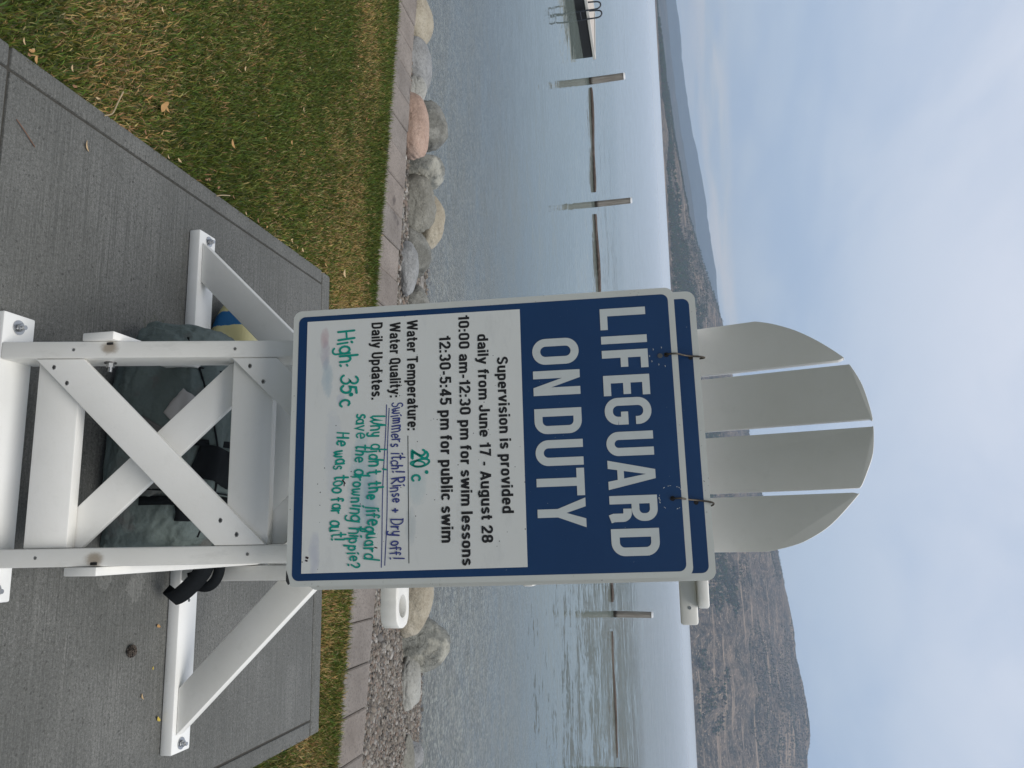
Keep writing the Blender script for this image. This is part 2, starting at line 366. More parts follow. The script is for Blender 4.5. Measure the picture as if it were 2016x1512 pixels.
far_pts = [(-85, .03), (-60, .034), (-45, .026), (-34.85, .0223), (-32.5, .0258), (-31.7, .0251), (-29.6, .0284), (-26.9, .0335), (-25.5, .0386), (-22, .0456), (-20.3, .0477), (-17.5, .0529), (-16, .0536), (-10, .056), (10, .05), (85, .03)]
HN = hill_mat('near_hillside', (.020, .026, .024), (.058, .050, .044), (.25, .19, .14))
HM = hill_mat('mid_hillside', (.022, .028, .026), (.045, .043, .038), (.09, .075, .06))
HF = hill_mat('far_hillside', (.025, .03, .03), (.035, .038, .038), (.05, .05, .045), .5)
hx, hy, hz, ht = hill('near_hill', HN, 2300, 3500, near_pts, 5, 46, (-40, 85), 900, 100)
hill('mid_hill', HM, 5200, 6200, mid_pts, 12, 26, (-85, 85), 420, 40)
hill('far_ridge', HF, 8200, 9400, far_pts, 21, 60, (-85, 85), 420, 40)
# pines and scrub dotted over the near hill (a far-off wood, nobody could count it)
NT = 60000
ii = rng.integers(0, hx.shape[0] - 1, NT * 4); jj = rng.integers(1, 78, NT * 4)
px, py, pz, pt = hx[ii, jj], hy[ii, jj], hz[ii, jj], ht[ii, jj]
dens = fbm(px / 260, py / 260, 31, 5, 1.); keep = (dens > .47 - .10 * np.exp(-((pt - .16) / .10) ** 2) + .03 * pt) & (pz > 3) & (rng.random(len(px)) < np.where(pt < .35, .9, .5))
px, py, pz, pt = [a[keep][:NT] for a in (px, py, pz, pt)]; k = len(px)
px = px + rng.normal(0, 7, k); py = py + rng.normal(0, 5, k)
hh = np.where(pt < .30, rng.uniform(4, 11, k), rng.uniform(3, 7, k)); rr_ = hh * rng.uniform(.30, .5, k)
oc = np.array([(1, 0, .35), (0, 1, .3), (-1, 0, .38), (0, -1, .33), (0, 0, 1)])
V = np.zeros((k, 5, 3)); V[:, :, 0] = px[:, None] + oc[:, 0] * rr_[:, None]; V[:, :, 1] = py[:, None] + oc[:, 1] * rr_[:, None]; V[:, :, 2] = pz[:, None] + oc[:, 2] * hh[:, None] - .8
F = (np.array([(0, 1, 4), (1, 2, 4), (2, 3, 4), (3, 0, 4)])[None] + (np.arange(k) * 5)[:, None, None]).reshape(-1, 3)
cc = np.repeat(np.stack([rng.uniform(.02, .045, k), rng.uniform(.028, .05, k), rng.uniform(.02, .032, k)], 1), 5, 0)
m = M('hill_trees', .9, .1); m.base(m.attr()); TREEM = m.m
tag(link('hill_woodland', np_mesh('hill_woodland', V.reshape(-1, 3), F, cc), TREEM), label='scattered dark pines and scrub dotting the near hillside', cat='woodland', kind='stuff')

# ------------------------------------------------------------------ haze
m = M('haze_air'); m.n.remove(m.p); pv = m.n.new('ShaderNodeVolumePrincipled'); pv.inputs['Density'].default_value = 1.0e-4; pv.inputs['Color'].default_value = (.62, .78, 1, 1)
pv.inputs['Anisotropy'].default_value = .2
o = [q for q in m.n if q.type == 'OUTPUT_MATERIAL'][0]; m.l.new(pv.outputs[0], o.inputs['Volume'])
hb = link('haze', box(-9600, 9600, -6100, 13900, -900, 640, 0, 'haze'), m.m); tag(hb, label='pale blue haze over the lake and hills', cat='haze', kind='stuff')

# ------------------------------------------------------------------ concrete pad
m = M('broomed_concrete', .86, .35)
x_, y_, z_ = m.sepx()
big = m.noise(1.6, 5, .6); base = m.ramp(big, [(.3, (.138, .140, .133)), (.7, (.205, .207, .196))])
broom = m.noise(1, 3, .7, m.map((2.2, 210, 1))); broom2 = m.noise(1, 2, .6, m.map((5, 600, 1)))
base = m.mix(m.ramp(broom, [(.38, .32), (.56, 0)]), base, (.085, .088, .083))
base = m.mix(m.ramp(m.noise(1, 3, .6, m.map((1.2, 60, 1), (5, 0, 0))), [(.6, 0), (.72, .45)]), base, (.25, .25, .235))
pit = m.ramp(m.vor(70), [(0, 1), (.17, 1), (.24, 0)]); pm = m.ramp(m.noise(38, 3), [(.50, 0), (.57, 1)])
pits = m.math('MULTIPLY', pit, pm)
pit2 = m.math('MULTIPLY', m.ramp(m.vor(240), [(0, 1), (.2, 1), (.32, 0)]), m.ramp(m.noise(90, 3), [(.47, 0), (.56, 1)]))
base = m.mix(m.math('MULTIPLY', pits, .75), base, (.04, .04, .037)); base = m.mix(m.math('MULTIPLY', pit2, .6), base, (.055, .055, .05))
grain = m.noise(330, 3, .7); base = m.mix(m.ramp(grain, [(.36, .6), (.54, 0)]), base, (.06, .06, .056)); base = m.mix(m.ramp(m.noise(55, 5, .75), [(.36, .4), (.5, 0)]), base, (.09, .092, .086))
base = m.mix(m.ramp(m.noise(520, 2, .6, m.map((1, 1, 1), (3, 3, 0))), [(.57, 0), (.68, .5)]), base, (.34, .34, .32))
# old spilled white paint and a damp stain by the near post
def blob(cx, cy, r, k=.9):
    dx = m.math('SUBTRACT', x_, cx); dy = m.math('SUBTRACT', y_, cy)
    d = m.math('SQRT', m.math('ADD', m.math('MULTIPLY', dx, dx), m.math('MULTIPLY', dy, dy)))
    d = m.math('ADD', d, m.math('MULTIPLY', m.math('SUBTRACT', m.noise(26, 5, .75), .5), r * 2.6))
    return m.ramp(m.math('DIVIDE', d, r), [(k - .15, 1), (k, 0)])
pa = m.math('ADD', m.math('ADD', blob(.285, .43, .030), blob(.31, .56, .045)), blob(.0, 1.33, .06), clamp=True)
base = m.mix(m.math('MULTIPLY', pa, .36), base, (.38, .38, .36))
base = m.mix(m.math('MULTIPLY', blob(-.36, .58, .09), .55), base, (.075, .085, .05))
base = m.mix(m.ramp(m.noise(125, 4, .75), [(.40, .55), (.52, 0)]), base, (.062, .063, .058)); base = m.mix(m.ramp(m.noise(140, 4, .75, m.map((1, 1, 1), (9, 9, 9))), [(.54, 0), (.66, .6)]), base, (.27, .272, .255))
bmask = m.ramp(m.noise(3.2, 4, .6, m.map((1, 1, 1), (2, 8, 0))), [(.38, .1), (.62, 1)])
base = m.mix(m.math('MULTIPLY', bmask, m.ramp(broom, [(.40, .55), (.54, 0)])), base, (.075, .077, .072)); base = m.mix(m.ramp(m.noise(1, 4, .7, m.map((1.4, 75, 1), (5, 3, 0))), [(.58, 0), (.72, .30)]), base, (.25, .25, .235))
base = m.mix(m.ramp(m.noise(2.6, 5, .65, m.map((1, 1, 1), (7, 2, 0))), [(.42, .30), (.58, 0)]), base, (.075, .078, .072))
m.base(base); hgt = m.math('SUBTRACT', m.math('ADD', m.math('MULTIPLY', broom, .8), m.math('MULTIPLY', grain, .35)), m.math('ADD', pits, pit2))
m.bump(hgt, .55, .0025); CONC = m.m
pad = empty('concrete_pad', (0, 0, 0), kind='structure')
def slab(name, x0, x1, y0, y1, bev=.006): return link(name, box(x0, x1, y0, y1, -.10, 0, bev, name), CONC, pad)
XE, G = .945, .0035
slab('slab', -.885 + G, .885 - G, -.015 + G, 1.672 - G, .004)
slab('slab', -.885 + G, .885 - G, -1.9, -.015 - G, .004)
slab('slab', -.885 + G, .885 - G, -7, -1.9 - 2 * G, .004)
slab('slab_border', -XE, -.885 - G, -.015 + G, 1.672 - G); slab('slab_border', .885 + G, XE, -.015 + G, 1.672 - G)
slab('slab_border', -XE, -.885 - G, -7, -.015 - G); slab('slab_border', .885 + G, XE, -7, -.015 - G)
slab('slab_border', -XE, XE, 1.672 + G, 1.755, .01)
link('slab_bed', box(-XE + .01, XE - .01, -6.9, 1.74, -.11, -.006, 0, 'slab_bed'), flat('groove_dirt', (.05, .047, .04), .95), pad)

# ------------------------------------------------------------------ cap stones along the lawn
m = M('cap_stone', .88, .3)
oi = m.n.new('ShaderNodeObjectInfo'); co = m.n.new('ShaderNodeTexCoord').outputs['Object']
geo = m.n.new('ShaderNodeNewGeometry').outputs['Position']
b1 = m.ramp(m.noise(4, 5, .6, geo), [(.3, (.18, .16, .142)), (.7, (.275, .25, .225))])
tint = m.mix(oi.outputs['Random'], (.90, .90, .91), (1.08, 1.04, 1.02)); b1 = m.mix(1., b1, tint, 'MULTIPLY')
wet = m.ramp(m.noise(1, 5, .7, m.map((2.0, 2.8, 2), co=geo)), [(.60, 0), (.65, .7)]); b1 = m.mix(wet, b1, (.075, .063, .06))
b1 = m.mix(m.ramp(m.noise(90, 4, .8, geo), [(.38, .5), (.5, 0)]), b1, (.08, .07, .065))
m.base(b1); m.bump(m.noise(120, 5, .7, geo), .5, .004); CAP = m.m
wall = empty('cap_stone_row', (0, float(yin(0)), 0), label='low row of pinkish concrete cap stones between lawn and pebble beach', cat='edging')
x = -6.2
while x < 6.0:
    w = .193 * rnd.uniform(.96, 1.04); jit = [rnd.uniform(-.004, .004) for _ in range(4)]; g = .0018; dz = rnd.uniform(-.004, .003)
    P = [(x + g, float(yin(x)) + jit[0], -.10), (x + w - g, float(yin(x + w)) + jit[1], -.10), (x + w - g + rnd.uniform(0, .004), float(yout(x + w)) + jit[2], -.10), (x + g, float(yout(x)) + jit[3], -.10)]
    me = prism(P, (0, 0, .095 + dz), .006, 1, 'cap_stone'); me.transform(Matrix.Translation((0, -float(yin(0)), 0)))
    link('cap_stone', me, CAP, wall); x += w + .001

# ------------------------------------------------------------------ grass
def blades(n, xr, yr, inside, seed, L=(.016, .037), name='grass', wide=.0020, lean=1.0):
    r = np.random.default_rng(seed); x = r.uniform(*xr, n); y = r.uniform(*yr, n); k = inside(x, y); x, y = x[k], y[k]; n = len(x)
    th = r.uniform(0, 2 * np.pi, n); ph = r.uniform(0, 2 * np.pi, n); ln = r.uniform(*L, n)
    dist_edge = np.clip(yin(x) - y, 0, 9)
    patch = fbm(x + 20, y + 20, 8, 4, 2.2); patch2 = fbm(x * 1.0 + 40, y * 2.2 + 40, 18, 4, 1.3)
    band = np.exp(-((dist_edge - .33 - .1 * (fbm(x + 9, y + 2, 4, 3, 1.5) - .5)) / .16) ** 2); edge = np.exp(-(dist_edge / .10) ** 2)
    straw_p = np.clip(.10 + .80 * (patch2 - .44) * 2 + .55 * band - .6 * edge * (x < -1.1) + .12 * (patch - .5), .05, .88)
    ln = ln * (1 + .35 * edge); st = r.random(n) < straw_p; br = r.uniform(.55, 1.4, n) * (.8 + .45 * patch)
    cg = np.stack([.080 + .06 * r.random(n), .125 + .06 * r.random(n), .026 + .014 * r.random(n)], 1); cs = np.stack([.34 + .16 * r.random(n), .27 + .12 * r.random(n), .115 + .06 * r.random(n)], 1)
    cdk = np.stack([.035 + .02 * r.random(n), .062 + .02 * r.random(n), .018 + 0 * x], 1)
    c = np.where(st[:, None], cs * .8, cg); dk = (r.random(n) < .22) & ~st; c[dk] = cdk[dk]; c *= 1.28 * br[:, None] * np.array([1.09, .98, .95])
    flatn = np.where(st, r.uniform(.35, 1.5, n), r.uniform(.15, 1.1, n)) * lean   # how far it lies over
    dx, dy = np.cos(th), np.sin(th); w = wide * r.uniform(.6, 1.25, n); wx, wy = -np.sin(ph) * w, np.cos(ph) * w
    a = np.stack([x, y, np.full(n, -.02)], 1); m1 = .55 * ln; e1 = flatn * .5; e2 = flatn
    p1 = a + np.stack([dx * np.sin(e1) * m1, dy * np.sin(e1) * m1, np.cos(e1) * m1], 1)
    p2 = p1 + np.stack([dx * np.sin(e2) * (ln - m1), dy * np.sin(e2) * (ln - m1), np.maximum(np.cos(e2), -.1) * (ln - m1)], 1)
    wv = np.stack([wx, wy, 0 * wx], 1); V = np.stack([a - wv, a + wv, p1 + wv * .8, p1 - wv * .8, p2], 1).reshape(-1, 3)
    b0 = (np.arange(n) * 5)[:, None]; F = np.concatenate([b0 + np.array([0, 1, 2]), b0 + np.array([0, 2, 3]), b0 + np.array([3, 2, 4])], 0)
    return V, F, np.repeat(c, 5, 0)
def off_pad(x, y): return (y < yin(x) - .0) & ~((np.abs(x) < XE - .004) & (y < 1.752))
m = M('grass_blades', .55, .35); gcol = m.attr(); m.base(gcol)
m.p.inputs['Subsurface Weight'].default_value = 0
tl = m.n.new('ShaderNodeBsdfTranslucent'); m.l.new(gcol, tl.inputs[0]); mx = m.n.new('ShaderNodeMixShader'); mx.inputs[0].default_value = .25
o = [q for q in m.n if q.type == 'OUTPUT_MATERIAL'][0]; m.l.new(m.p.outputs[0], mx.inputs[1]); m.l.new(tl.outputs[0], mx.inputs[2]); m.l.new(mx.outputs[0], o.inputs[0]); GRASS = m.m
parts = [blades(300000, (-3.9, -.93), (-.35, 2.75), off_pad, 1), blades(70000, (-1.0, 1.5), (1.70, 2.42), off_pad, 2), blades(36000, (.93, 1.9), (.7, 2.1), off_pad, 3), blades(45000, (-6.5, -3.8), (.3, 3.1), off_pad, 4), blades(50000, (-5.0, -.93), (-2.6, -.3), off_pad, 5, wide=.0034, L=(.02, .045)), blades(45000, (.93, 4.6), (-1.6, 2.0), lambda x, y: off_pad(x, y) & ~((x < 1.9) & (y > .7)), 6, wide=.0034, L=(.02, .045))]
V = np.concatenate([p[0] for p in parts]); off = np.cumsum([0] + [len(p[0]) for p in parts]); F = np.concatenate([p[1] + off[i] for i, p in enumerate(parts)]); C = np.concatenate([p[2] for p in parts])
tag(link('grass', np_mesh('grass', V, F, C), GRASS), label='mown autumn lawn of green and straw-coloured blades', cat='grass', kind='stuff')

# ------------------------------------------------------------------ pebbles
def ico():
    bm = bmesh.new(); bmesh.ops.create_icosphere(bm, subdivisions=1, radius=1); V = np.array([v.co[:] for v in bm.verts]); F = np.array([[v.index for v in f.verts] for f in bm.faces]); bm.free(); return V, F
IV, IF = ico()
def pebbles(x, y, size, seed, zfun, sink=.3):
    r = np.random.default_rng(seed); n = len(x); z = zfun(x, y); s = size[:, None] * np.stack([r.uniform(.8, 1.35, n), r.uniform(.7, 1.1, n), r.uniform(.45, .75, n)], 1)
    th = r.uniform(0, 6.28, n); P = IV[None] * s[:, None, :] * (1 + r.normal(0, .07, (n, len(IV), 1))); c, sn = np.cos(th)[:, None], np.sin(th)[:, None]
    tlt = r.normal(0, .25, n)[:, None]; Pz = P[..., 2] + P[..., 0] * tlt
    V = np.stack([P[..., 0] * c - P[..., 1] * sn + x[:, None], P[..., 0] * sn + P[..., 1] * c + y[:, None], Pz + z[:, None] + (s[:, 2] * sink)[:, None]], -1).reshape(-1, 3)
    F = (IF[None] + (np.arange(n) * len(IV))[:, None, None]).reshape(-1, 3)
    pal = .70 * np.array([(.30, .255, .21), (.22, .19, .155), (.38, .35, .30), (.30, .225, .18), (.13, .115, .10), (.075, .068, .06), (.46, .43, .385), (.24, .225, .21), (.27, .21, .165), (.56, .53, .49)])
    pr = np.array([.17, .16, .12, .12, .12, .07, .08, .08, .05, .03]); c = pal[r.choice(len(pal), n, p=pr / pr.sum())] * r.uniform(.8, 1.15, (n, 1))
    return V, F, np.repeat(c, len(IV), 0)
r = np.random.default_rng(5)
def strip(n, x0, x1, t0, t1):
    x = r.uniform(x0, x1, n); t = r.uniform(t0, t1, n); return x, yout(x) + t
xa, ya = strip(34000, .25, 2.9, .012, 2.85); xb, yb = strip(9000, -4.4, .25, .012, 1.6); xd, yd = strip(5000, 2.9, 5.5, .012, 2.9); xc, yc = strip(2500, -4.4, 2.9, .3, 2.9)
m = M('pebble', .75, .4); m.base(m.mix(m.math('MULTIPLY', m.noise(300, 3), .3), m.attr(), (.12, .11, .10))); PEB = m.m
ps = [pebbles(xa, ya, r.uniform(.0060, .0150, len(xa)), 1, beach_z), pebbles(xb, yb, r.uniform(.008, .017, len(xb)), 2, beach_z), pebbles(xd, yd, r.uniform(.013, .024, len(xd)), 4, beach_z), pebbles(xc, yc, r.uniform(.013, .026, len(xc)), 3, beach_z)]
V = np.concatenate([p[0] for p in ps]); off = np.cumsum([0] + [len(p[0]) for p in ps]); F = np.concatenate([p[1] + off[i] for i, p in enumerate(ps)]); C = np.concatenate([p[2] for p in ps])
tag(link('gravel', np_mesh('gravel', V, F, C), PEB), label='mixed brown and pink beach gravel below the cap stones', cat='gravel', kind='stuff')

# ------------------------------------------------------------------ boulders
def rockmat(name, a, b, c, patch=.6, lichen=None):
    m = M(name, .85, .3); f = m.ramp(m.noise(7, 6, .65), [(.3, a), (.55, b), (.75, c)])
    f = m.mix(m.ramp(m.noise(60, 4, .7), [(.35, .35), (.5, 0)]), f, tuple(v * .5 for v in a))
    if lichen: f = m.mix(m.ramp(m.noise(4.2, 4, .6, m.map((1, 1, 1), (3, 3, 3))), [(.5, 0), (.58, .8)]), f, lichen)
    vein = m.math('ABSOLUTE', m.math('SUBTRACT', m.noise(5, 4, .6, dist=1.2), .5)); f = m.mix(m.ramp(vein, [(0, .55 if lichen else .0), (.008, .35 if lichen else .0), (.016, 0)]), f, tuple(v * .4 for v in a))
    f = m.mix(m.ramp(m.noise(110, 4, .8), [(.55, 0), (.7, .5)]), f, tuple(min(.7, v * 1.3) for v in c))
    wl_ = m.sepx(m.n.new('ShaderNodeNewGeometry').outputs['Position'])[2]; f = m.mix(m.ramp(m.math('MULTIPLY_ADD', m.noise(20, 3), .05, m.math('ADD', wl_, .60)), [(.05, .7), (.11, 0)]), f, (.06, .058, .05))
    m.base(f); m.bump(m.noise(45, 7, .7), .8, .014); return m.m
R_ = {'cream': rockmat('cream_rock', (.30, .26, .20), (.40, .36, .28), (.50, .46, .38)), 'grey': rockmat('grey_rock', (.17, .17, .155), (.26, .26, .235), (.37, .365, .33), lichen=(.13, .13, .115)),
      'pale': rockmat('pale_rock', (.30, .30, .28), (.39, .39, .36), (.47, .47, .44)), 'pink': rockmat('pink_rock', (.34, .24, .19), (.45, .32, .255), (.53, .41, .34)),
      'band': rockmat('banded_rock', (.16, .165, .15), (.27, .275, .25), (.42, .42, .38), lichen=(.45, .44, .38)), 'blue': rockmat('bluish_rock', (.20, .205, .205), (.30, .305, .305), (.40, .41, .41)), 'olive': rockmat('olive_rock', (.17, .165, .14), (.24, .235, .205), (.34, .33, .285))}
def boulder(seed, w, d, h, sharp=.0):
    bm = bmesh.new(); bmesh.ops.create_icosphere(bm, subdivisions=5, radius=1); o = Vector((seed * 3.7, seed * 1.3, seed * 2.1)); q = random.Random(seed * 11)
    nf = 13 if sharp else 9; planes = []
    for k in range(nf):
        n = Vector((q.gauss(0, 1), q.gauss(0, 1), q.gauss(0, .8))).normalized(); planes.append((n, q.uniform(.70, .95) if sharp else q.uniform(.84, 1.0)))
    kk = 14. if sharp else 7.
    for v in bm.verts:
        p = v.co.copy(); acc = math.exp(-kk * 1.05)
        for n, dd in planes:
            c = p.dot(n)
            if c > .2: acc += math.exp(-kk * dd / c)
        r_ = -math.log(acc) / kk + (.12 if sharp else .18)
        r_ *= 1 + .07 * mnoise.fractal(p * 1.1 + o, .9, 2.0, 3) + .016 * mnoise.fractal(p * 5 + o, .7, 2.0, 4)
        if sharp: r_ -= .05 * max(0, 1 - abs(mnoise.noise(p * 1.6 + o)) * 14)
        p = p * r_; v.co = Vector((p.x * w / 2, p.y * d / 2, p.z * h / 2))
    me = from_bm(bm, 'boulder'); me.polygons.foreach_set('use_smooth', [True] * len(me.polygons)); return me
BL = [  # x, y, w, d, h, lift, rot, mat, label, sharp
    (-3.40, 3.50, .30, .30, .20, .03, .2, 'cream', 'rounded cream boulder at the far left end of the rock row', 0),
    (-3.07, 3.50, .34, .30, .17, .03, 0, 'blue', 'smooth pale grey boulder between the cream boulder and the small whitish rock', 0),
    (-2.80, 3.40, .19, .20, .15, .03, .4, 'pale', 'small whitish rock left of the pink boulder', .1),
    (-2.70, 3.70, .38, .32, .30, .09, -.2, 'grey', 'dark grey speckled boulder rising behind the pink boulder', .1),
    (-2.42, 3.22, .40, .24, .17, .035, .10, 'pink', 'smooth salmon pink boulder with a dark chip', 0),
    (-2.27, 3.54, .28, .32, .31, .07, .3, 'band', 'grey boulder with pale bands and a hollow, right of the pink boulder', .5),
    (-2.01, 3.50, .36, .30, .28, .065, -.1, 'olive', 'broad cracked grey boulder in the middle of the left row', .35),
    (-2.02, 3.78, .38, .20, .28, .12, .1, 'cream', 'pale cream rock showing behind the broad cracked boulder', .2),
    (-1.70, 3.54, .30, .28, .22, .03, .2, 'grey', 'brownish grey boulder beside the cracked one, nearer the sign', 0),
    (-1.45, 3.10, .33, .17, .12, .02, -.15, 'blue', 'flat bluish grey stone sitting on the gravel by the cap stones', 0),
    (-1.32, 3.62, .30, .28, .20, .04, 0, 'grey', 'grey rock half hidden behind the left edge of the sign', 0),
    (.545, 3.62, .44, .30, .25, .06, -.15, 'cream', 'large rounded cream boulder beyond the umbrella bracket', 0),
    (.87, 4.00, .36, .36, .42, .06, .5, 'band', 'angular grey boulder with a dark hollow and cream side', .45),
    (1.13, 3.90, .36, .26, .15, .03, -.1, 'pale', 'low pale pointed boulder half sunk in the gravel', .1),
    (1.66, 4.25, .18, .18, .13, .03, .3, 'blue', 'small bluish rock near the water at the right end', .3),
    (1.60, 3.85, .30, .18, .08, .015, -.05, 'olive', 'flat brownish slab of rock in the gravel at the right end', .1)]
for i, (bx, by, w, d, h, lift, rot, mt, lab, sh) in enumerate(BL):
    o = link('boulder', boulder(i + 2, w, d, h, sh), R_[mt]); o.location = (bx, by, float(beach_z(np.array([bx]), np.array([by]))[0]) + lift); o.rotation_euler = (0, 0, rot)
    tag(o, lab, 'boulder', 'boulders along the water edge')
hx_ = link('hollow', mesh('hollow', [(0, 0, 0)], []), None) if False else None

# ------------------------------------------------------------------ piles, boom logs, dock
def wood(name, a, b, c, vert=True):
    m = M(name, .85, .3); s = (30, 30, 2) if vert else (2.0, 30, 30)
    f = m.ramp(m.noise(1, 5, .7, m.map(s)), [(.3, a), (.5, b), (.7, c)]); m.base(f); m.bump(m.noise(1, 4, .6, m.map(s)), .5, .01); return m
PM = wood('weathered_pile', (.13, .115, .10), (.24, .215, .19), (.36, .34, .31))
pz_ = PM.sepx()[2]; wetm = PM.ramp(pz_, [(0, 1), (.01, 1)])
cur = PM.p.inputs['Base Color'].links[0].from_socket
PM.base(PM.mix(PM.ramp(PM.math('MULTIPLY_ADD', PM.noise(9, 3), .08, pz_), [(.10, 1), (.16, 0)]), cur, (.04, .035, .03))); PILE = PM.m
CAPM = flat('white_pile_cap', (.74, .75, .76), .5)
LOG = wood('floating_log', (.05, .04, .035), (.09, .07, .06), (.2, .16, .14), False).m
def pile(x, y, h, r, lab, lean=(0, 0)):
    t = empty('mooring_pile', (x, y, WZ), label=lab, cat='pile', group='timber piles holding the log boom'); t.rotation_euler = (lean[1], lean[0], 0)
    V = []; F = []; n = 20; zs = np.linspace(-1.6, h, 14)
    for k, z in enumerate(zs):
        for a in range(n):
            th = 2 * math.pi * a / n; rr = r * (1.04 - .06 * (z / h)) * (1 + .05 * math.sin(3 * th + z * 1.3) + .03 * mnoise.noise(Vector((math.cos(th) * 2, math.sin(th) * 2, z * 3 + x))))
            V.append((rr * math.cos(th), rr * math.sin(th), z))
    for k in range(len(zs) - 1):
        for a in range(n): F.append((k * n + a, k * n + (a + 1) % n, (k + 1) * n + (a + 1) % n, (k + 1) * n + a))
    F.append(tuple(range((len(zs) - 1) * n, len(zs) * n))); me = mesh('post', V, F); autosmooth(me, 60); link('post', me, PILE, t)
    link('pile_cap', cyl((0, 0, h - .012), (0, 0, h + .035), r * 1.10, r * .9, 20, 'pile_cap'), CAPM, t)
pile(-13.10, 20.86, 1.03, .10, 'weathered timber pile with white cap, leftmost, just right of the dock', (-.012, 0))
pile(-9.33, 21.15, 1.05, .085, 'weathered timber pile with white cap between two boom logs left of the sign', (-.008, 0))
pile(2.35, 22.09, 1.05, .085, 'weathered timber pile with white cap standing just right of the sign', (.015, 0))
pile(6.28, 21.45, 1.15, .11, 'timber pile with white cap at the right edge, end of the last boom log', (0, 0))
def log(a, b, r, lab, dz=0.0):
    a = Vector((*a, WZ + dz)); b = Vector((*b, WZ + dz)); d = b - a; P = [a + d * t + Vector((0, .05 * math.sin(t * 5 + a.x), .012 * math.sin(t * 9 + a.x))) for t in np.linspace(0, 1, 26)]
    c = a.copy(); me = tube(P, [r * (1 - .25 * abs(2 * t - 1) ** 30) for t in np.linspace(0, 1, 26)], 12, 'boom_log'); me.transform(Matrix.Translation(-c)); o = link('boom_log', me, LOG); o.location = c
    tag(o, lab, 'log', 'logs of the floating swim boom')
log((-13.05, 21.20), (-9.62, 20.98), .055, 'long floating boom log between the leftmost pile and the second pile', .02)
log((-8.90, 20.90), (-6.0, 21.35), .058, 'floating boom log from the second pile to the sign edge', .03)
log((1.0, 21.6), (1.98, 21.55), .05, 'short end of boom log between the sign edge and the right-hand pile', .02)
log((2.72, 21.25), (5.92, 21.38), .048, 'low-lying boom log right of the sign, mostly awash, reaching the last pile', .0)

# dock
dk = empty('floating_dock', (-13.1, 19.0, WZ), label='pale floating dock with black sides and a boarding ladder', cat='dock')
m = M('dock_deck', .8); m.base(m.ramp(m.noise(1, 4, .6, m.map((40, 3, 1))), [(.3, (.50, .45, .40)), (.7, (.62, .57, .51))])); DECK = m.m
FLOATM = flat('black_float', (.012, .013, .015), .6)
TRIM = flat('dock_trim', (.56, .54, .50), .7)
p0 = Vector((-13.72, 16.0)); p1 = Vector((-12.90, 19.42)); dirn = (p1 - p0).normalized(); nrm = Vector((-dirn.y, dirn.x)); wd = 1.75; org = Vector((-13.1, 19.0))
def dbox(s0, s1, w0, w1, z0, z1, bev=.01, name='part'):
    q = [p0 + dirn * s0 + nrm * w0, p0 + dirn * s1 + nrm * w0, p0 + dirn * s1 + nrm * w1, p0 + dirn * s0 + nrm * w1]
    return prism([(v.x - org.x, v.y - org.y, z0) for v in q], (0, 0, z1 - z0), bev, 1, name)
L_ = (p1 - p0).length
link('float_body', dbox(-6, L_ - .02, .03, wd - .03, -.18, .26, .02), FLOATM, dk)
link('edge_trim', dbox(-6, L_ + .04, 0, .07, .262, .34), TRIM, dk); link('edge_trim', dbox(-6, L_ + .04, wd - .07, wd, .262, .34), TRIM, dk); link('edge_trim', dbox(L_ - .03, L_ + .04, .072, wd - .072, .262, .34), TRIM, dk)
s = -6.0
while s < L_ - .2:
    link('deck_board', dbox(s, s + .136, .073, wd - .073, .264, .325, .003, 'deck_board'), DECK, dk); s += .142
lad = []
for k, s in enumerate((1.78, 2.06)):
    c = p0 + dirn * s - org; P = curve([(c.x + .06, c.y, -.3), (c.x + .06, c.y, .3), (c.x + .05, c.y, .58), (c.x - .04, c.y, .66), (c.x - .14, c.y, .60), (c.x - .17, c.y, .33)], 8)
    link('ladder_rail', tube(P, .02, 10, 'ladder_rail'), flat('ladder_paint', (.03, .035, .045), .4), dk)
for z in (-.1, .12): 
    a = p0 + dirn * 1.78 - org; b = p0 + dirn * 2.06 - org; link('ladder_rung', cyl((a.x + .06, a.y, z), (b.x + .06, b.y, z), .018), bpy.data.materials['ladder_paint'], dk)

# ------------------------------------------------------------------ lifeguard chair
CH = empty('lifeguard_chair', (0, .4, 0), label='tall white lifeguard chair seen from behind on the concrete pad, slatted rounded back', cat='lifeguard chair')
def part(name, me, mat=WHITE, parent=None):
    if parent is None: me.transform(Matrix.Translation((0, -.4, 0)))
    else: me.transform(Matrix.Translation((0, -.4, 0)))
    return link(name, me, mat, parent or CH)
LEAN = .2538; sa, ca = math.sin(LEAN), math.cos(LEAN)
def fr(x, s, dy=0.): return (x, s * sa + dy * ca, .038 + s * ca - dy * sa)
T, B = .038, .089
# legs (with a bolt-hole rust stain where the side rail is bolted on)
m = M('stained_white_lumber', .44)
_p = m.sepx(); g = m.ramp(m.noise(5, 5, .6), [(.3, (.77, .76, .71)), (.7, (.84, .83, .79))])
dx = m.math('MULTIPLY', m.math('SUBTRACT', m.math('ABSOLUTE', _p[0]), .2255), 1.2); dz = m.math('SUBTRACT', _p[2], .261)
dd = m.math('ADD', m.math('SQRT', m.math('ADD', m.math('MULTIPLY', dx, dx), m.math('MULTIPLY', dz, dz))), m.math('MULTIPLY', m.math('SUBTRACT', m.noise(70, 4, .7), .5), .016))
g = m.mix(m.ramp(dd, [(.010, .85), (.021, 0)]), g, (.33, .27, .20))
g = m.mix(m.ramp(m.noise(1, 4, .7, m.map((40, 40, 5), (4, 4, 4))), [(.55, 0), (.68, .22)]), g, (.5, .49, .45))
m.base(g); LEGM = m.m
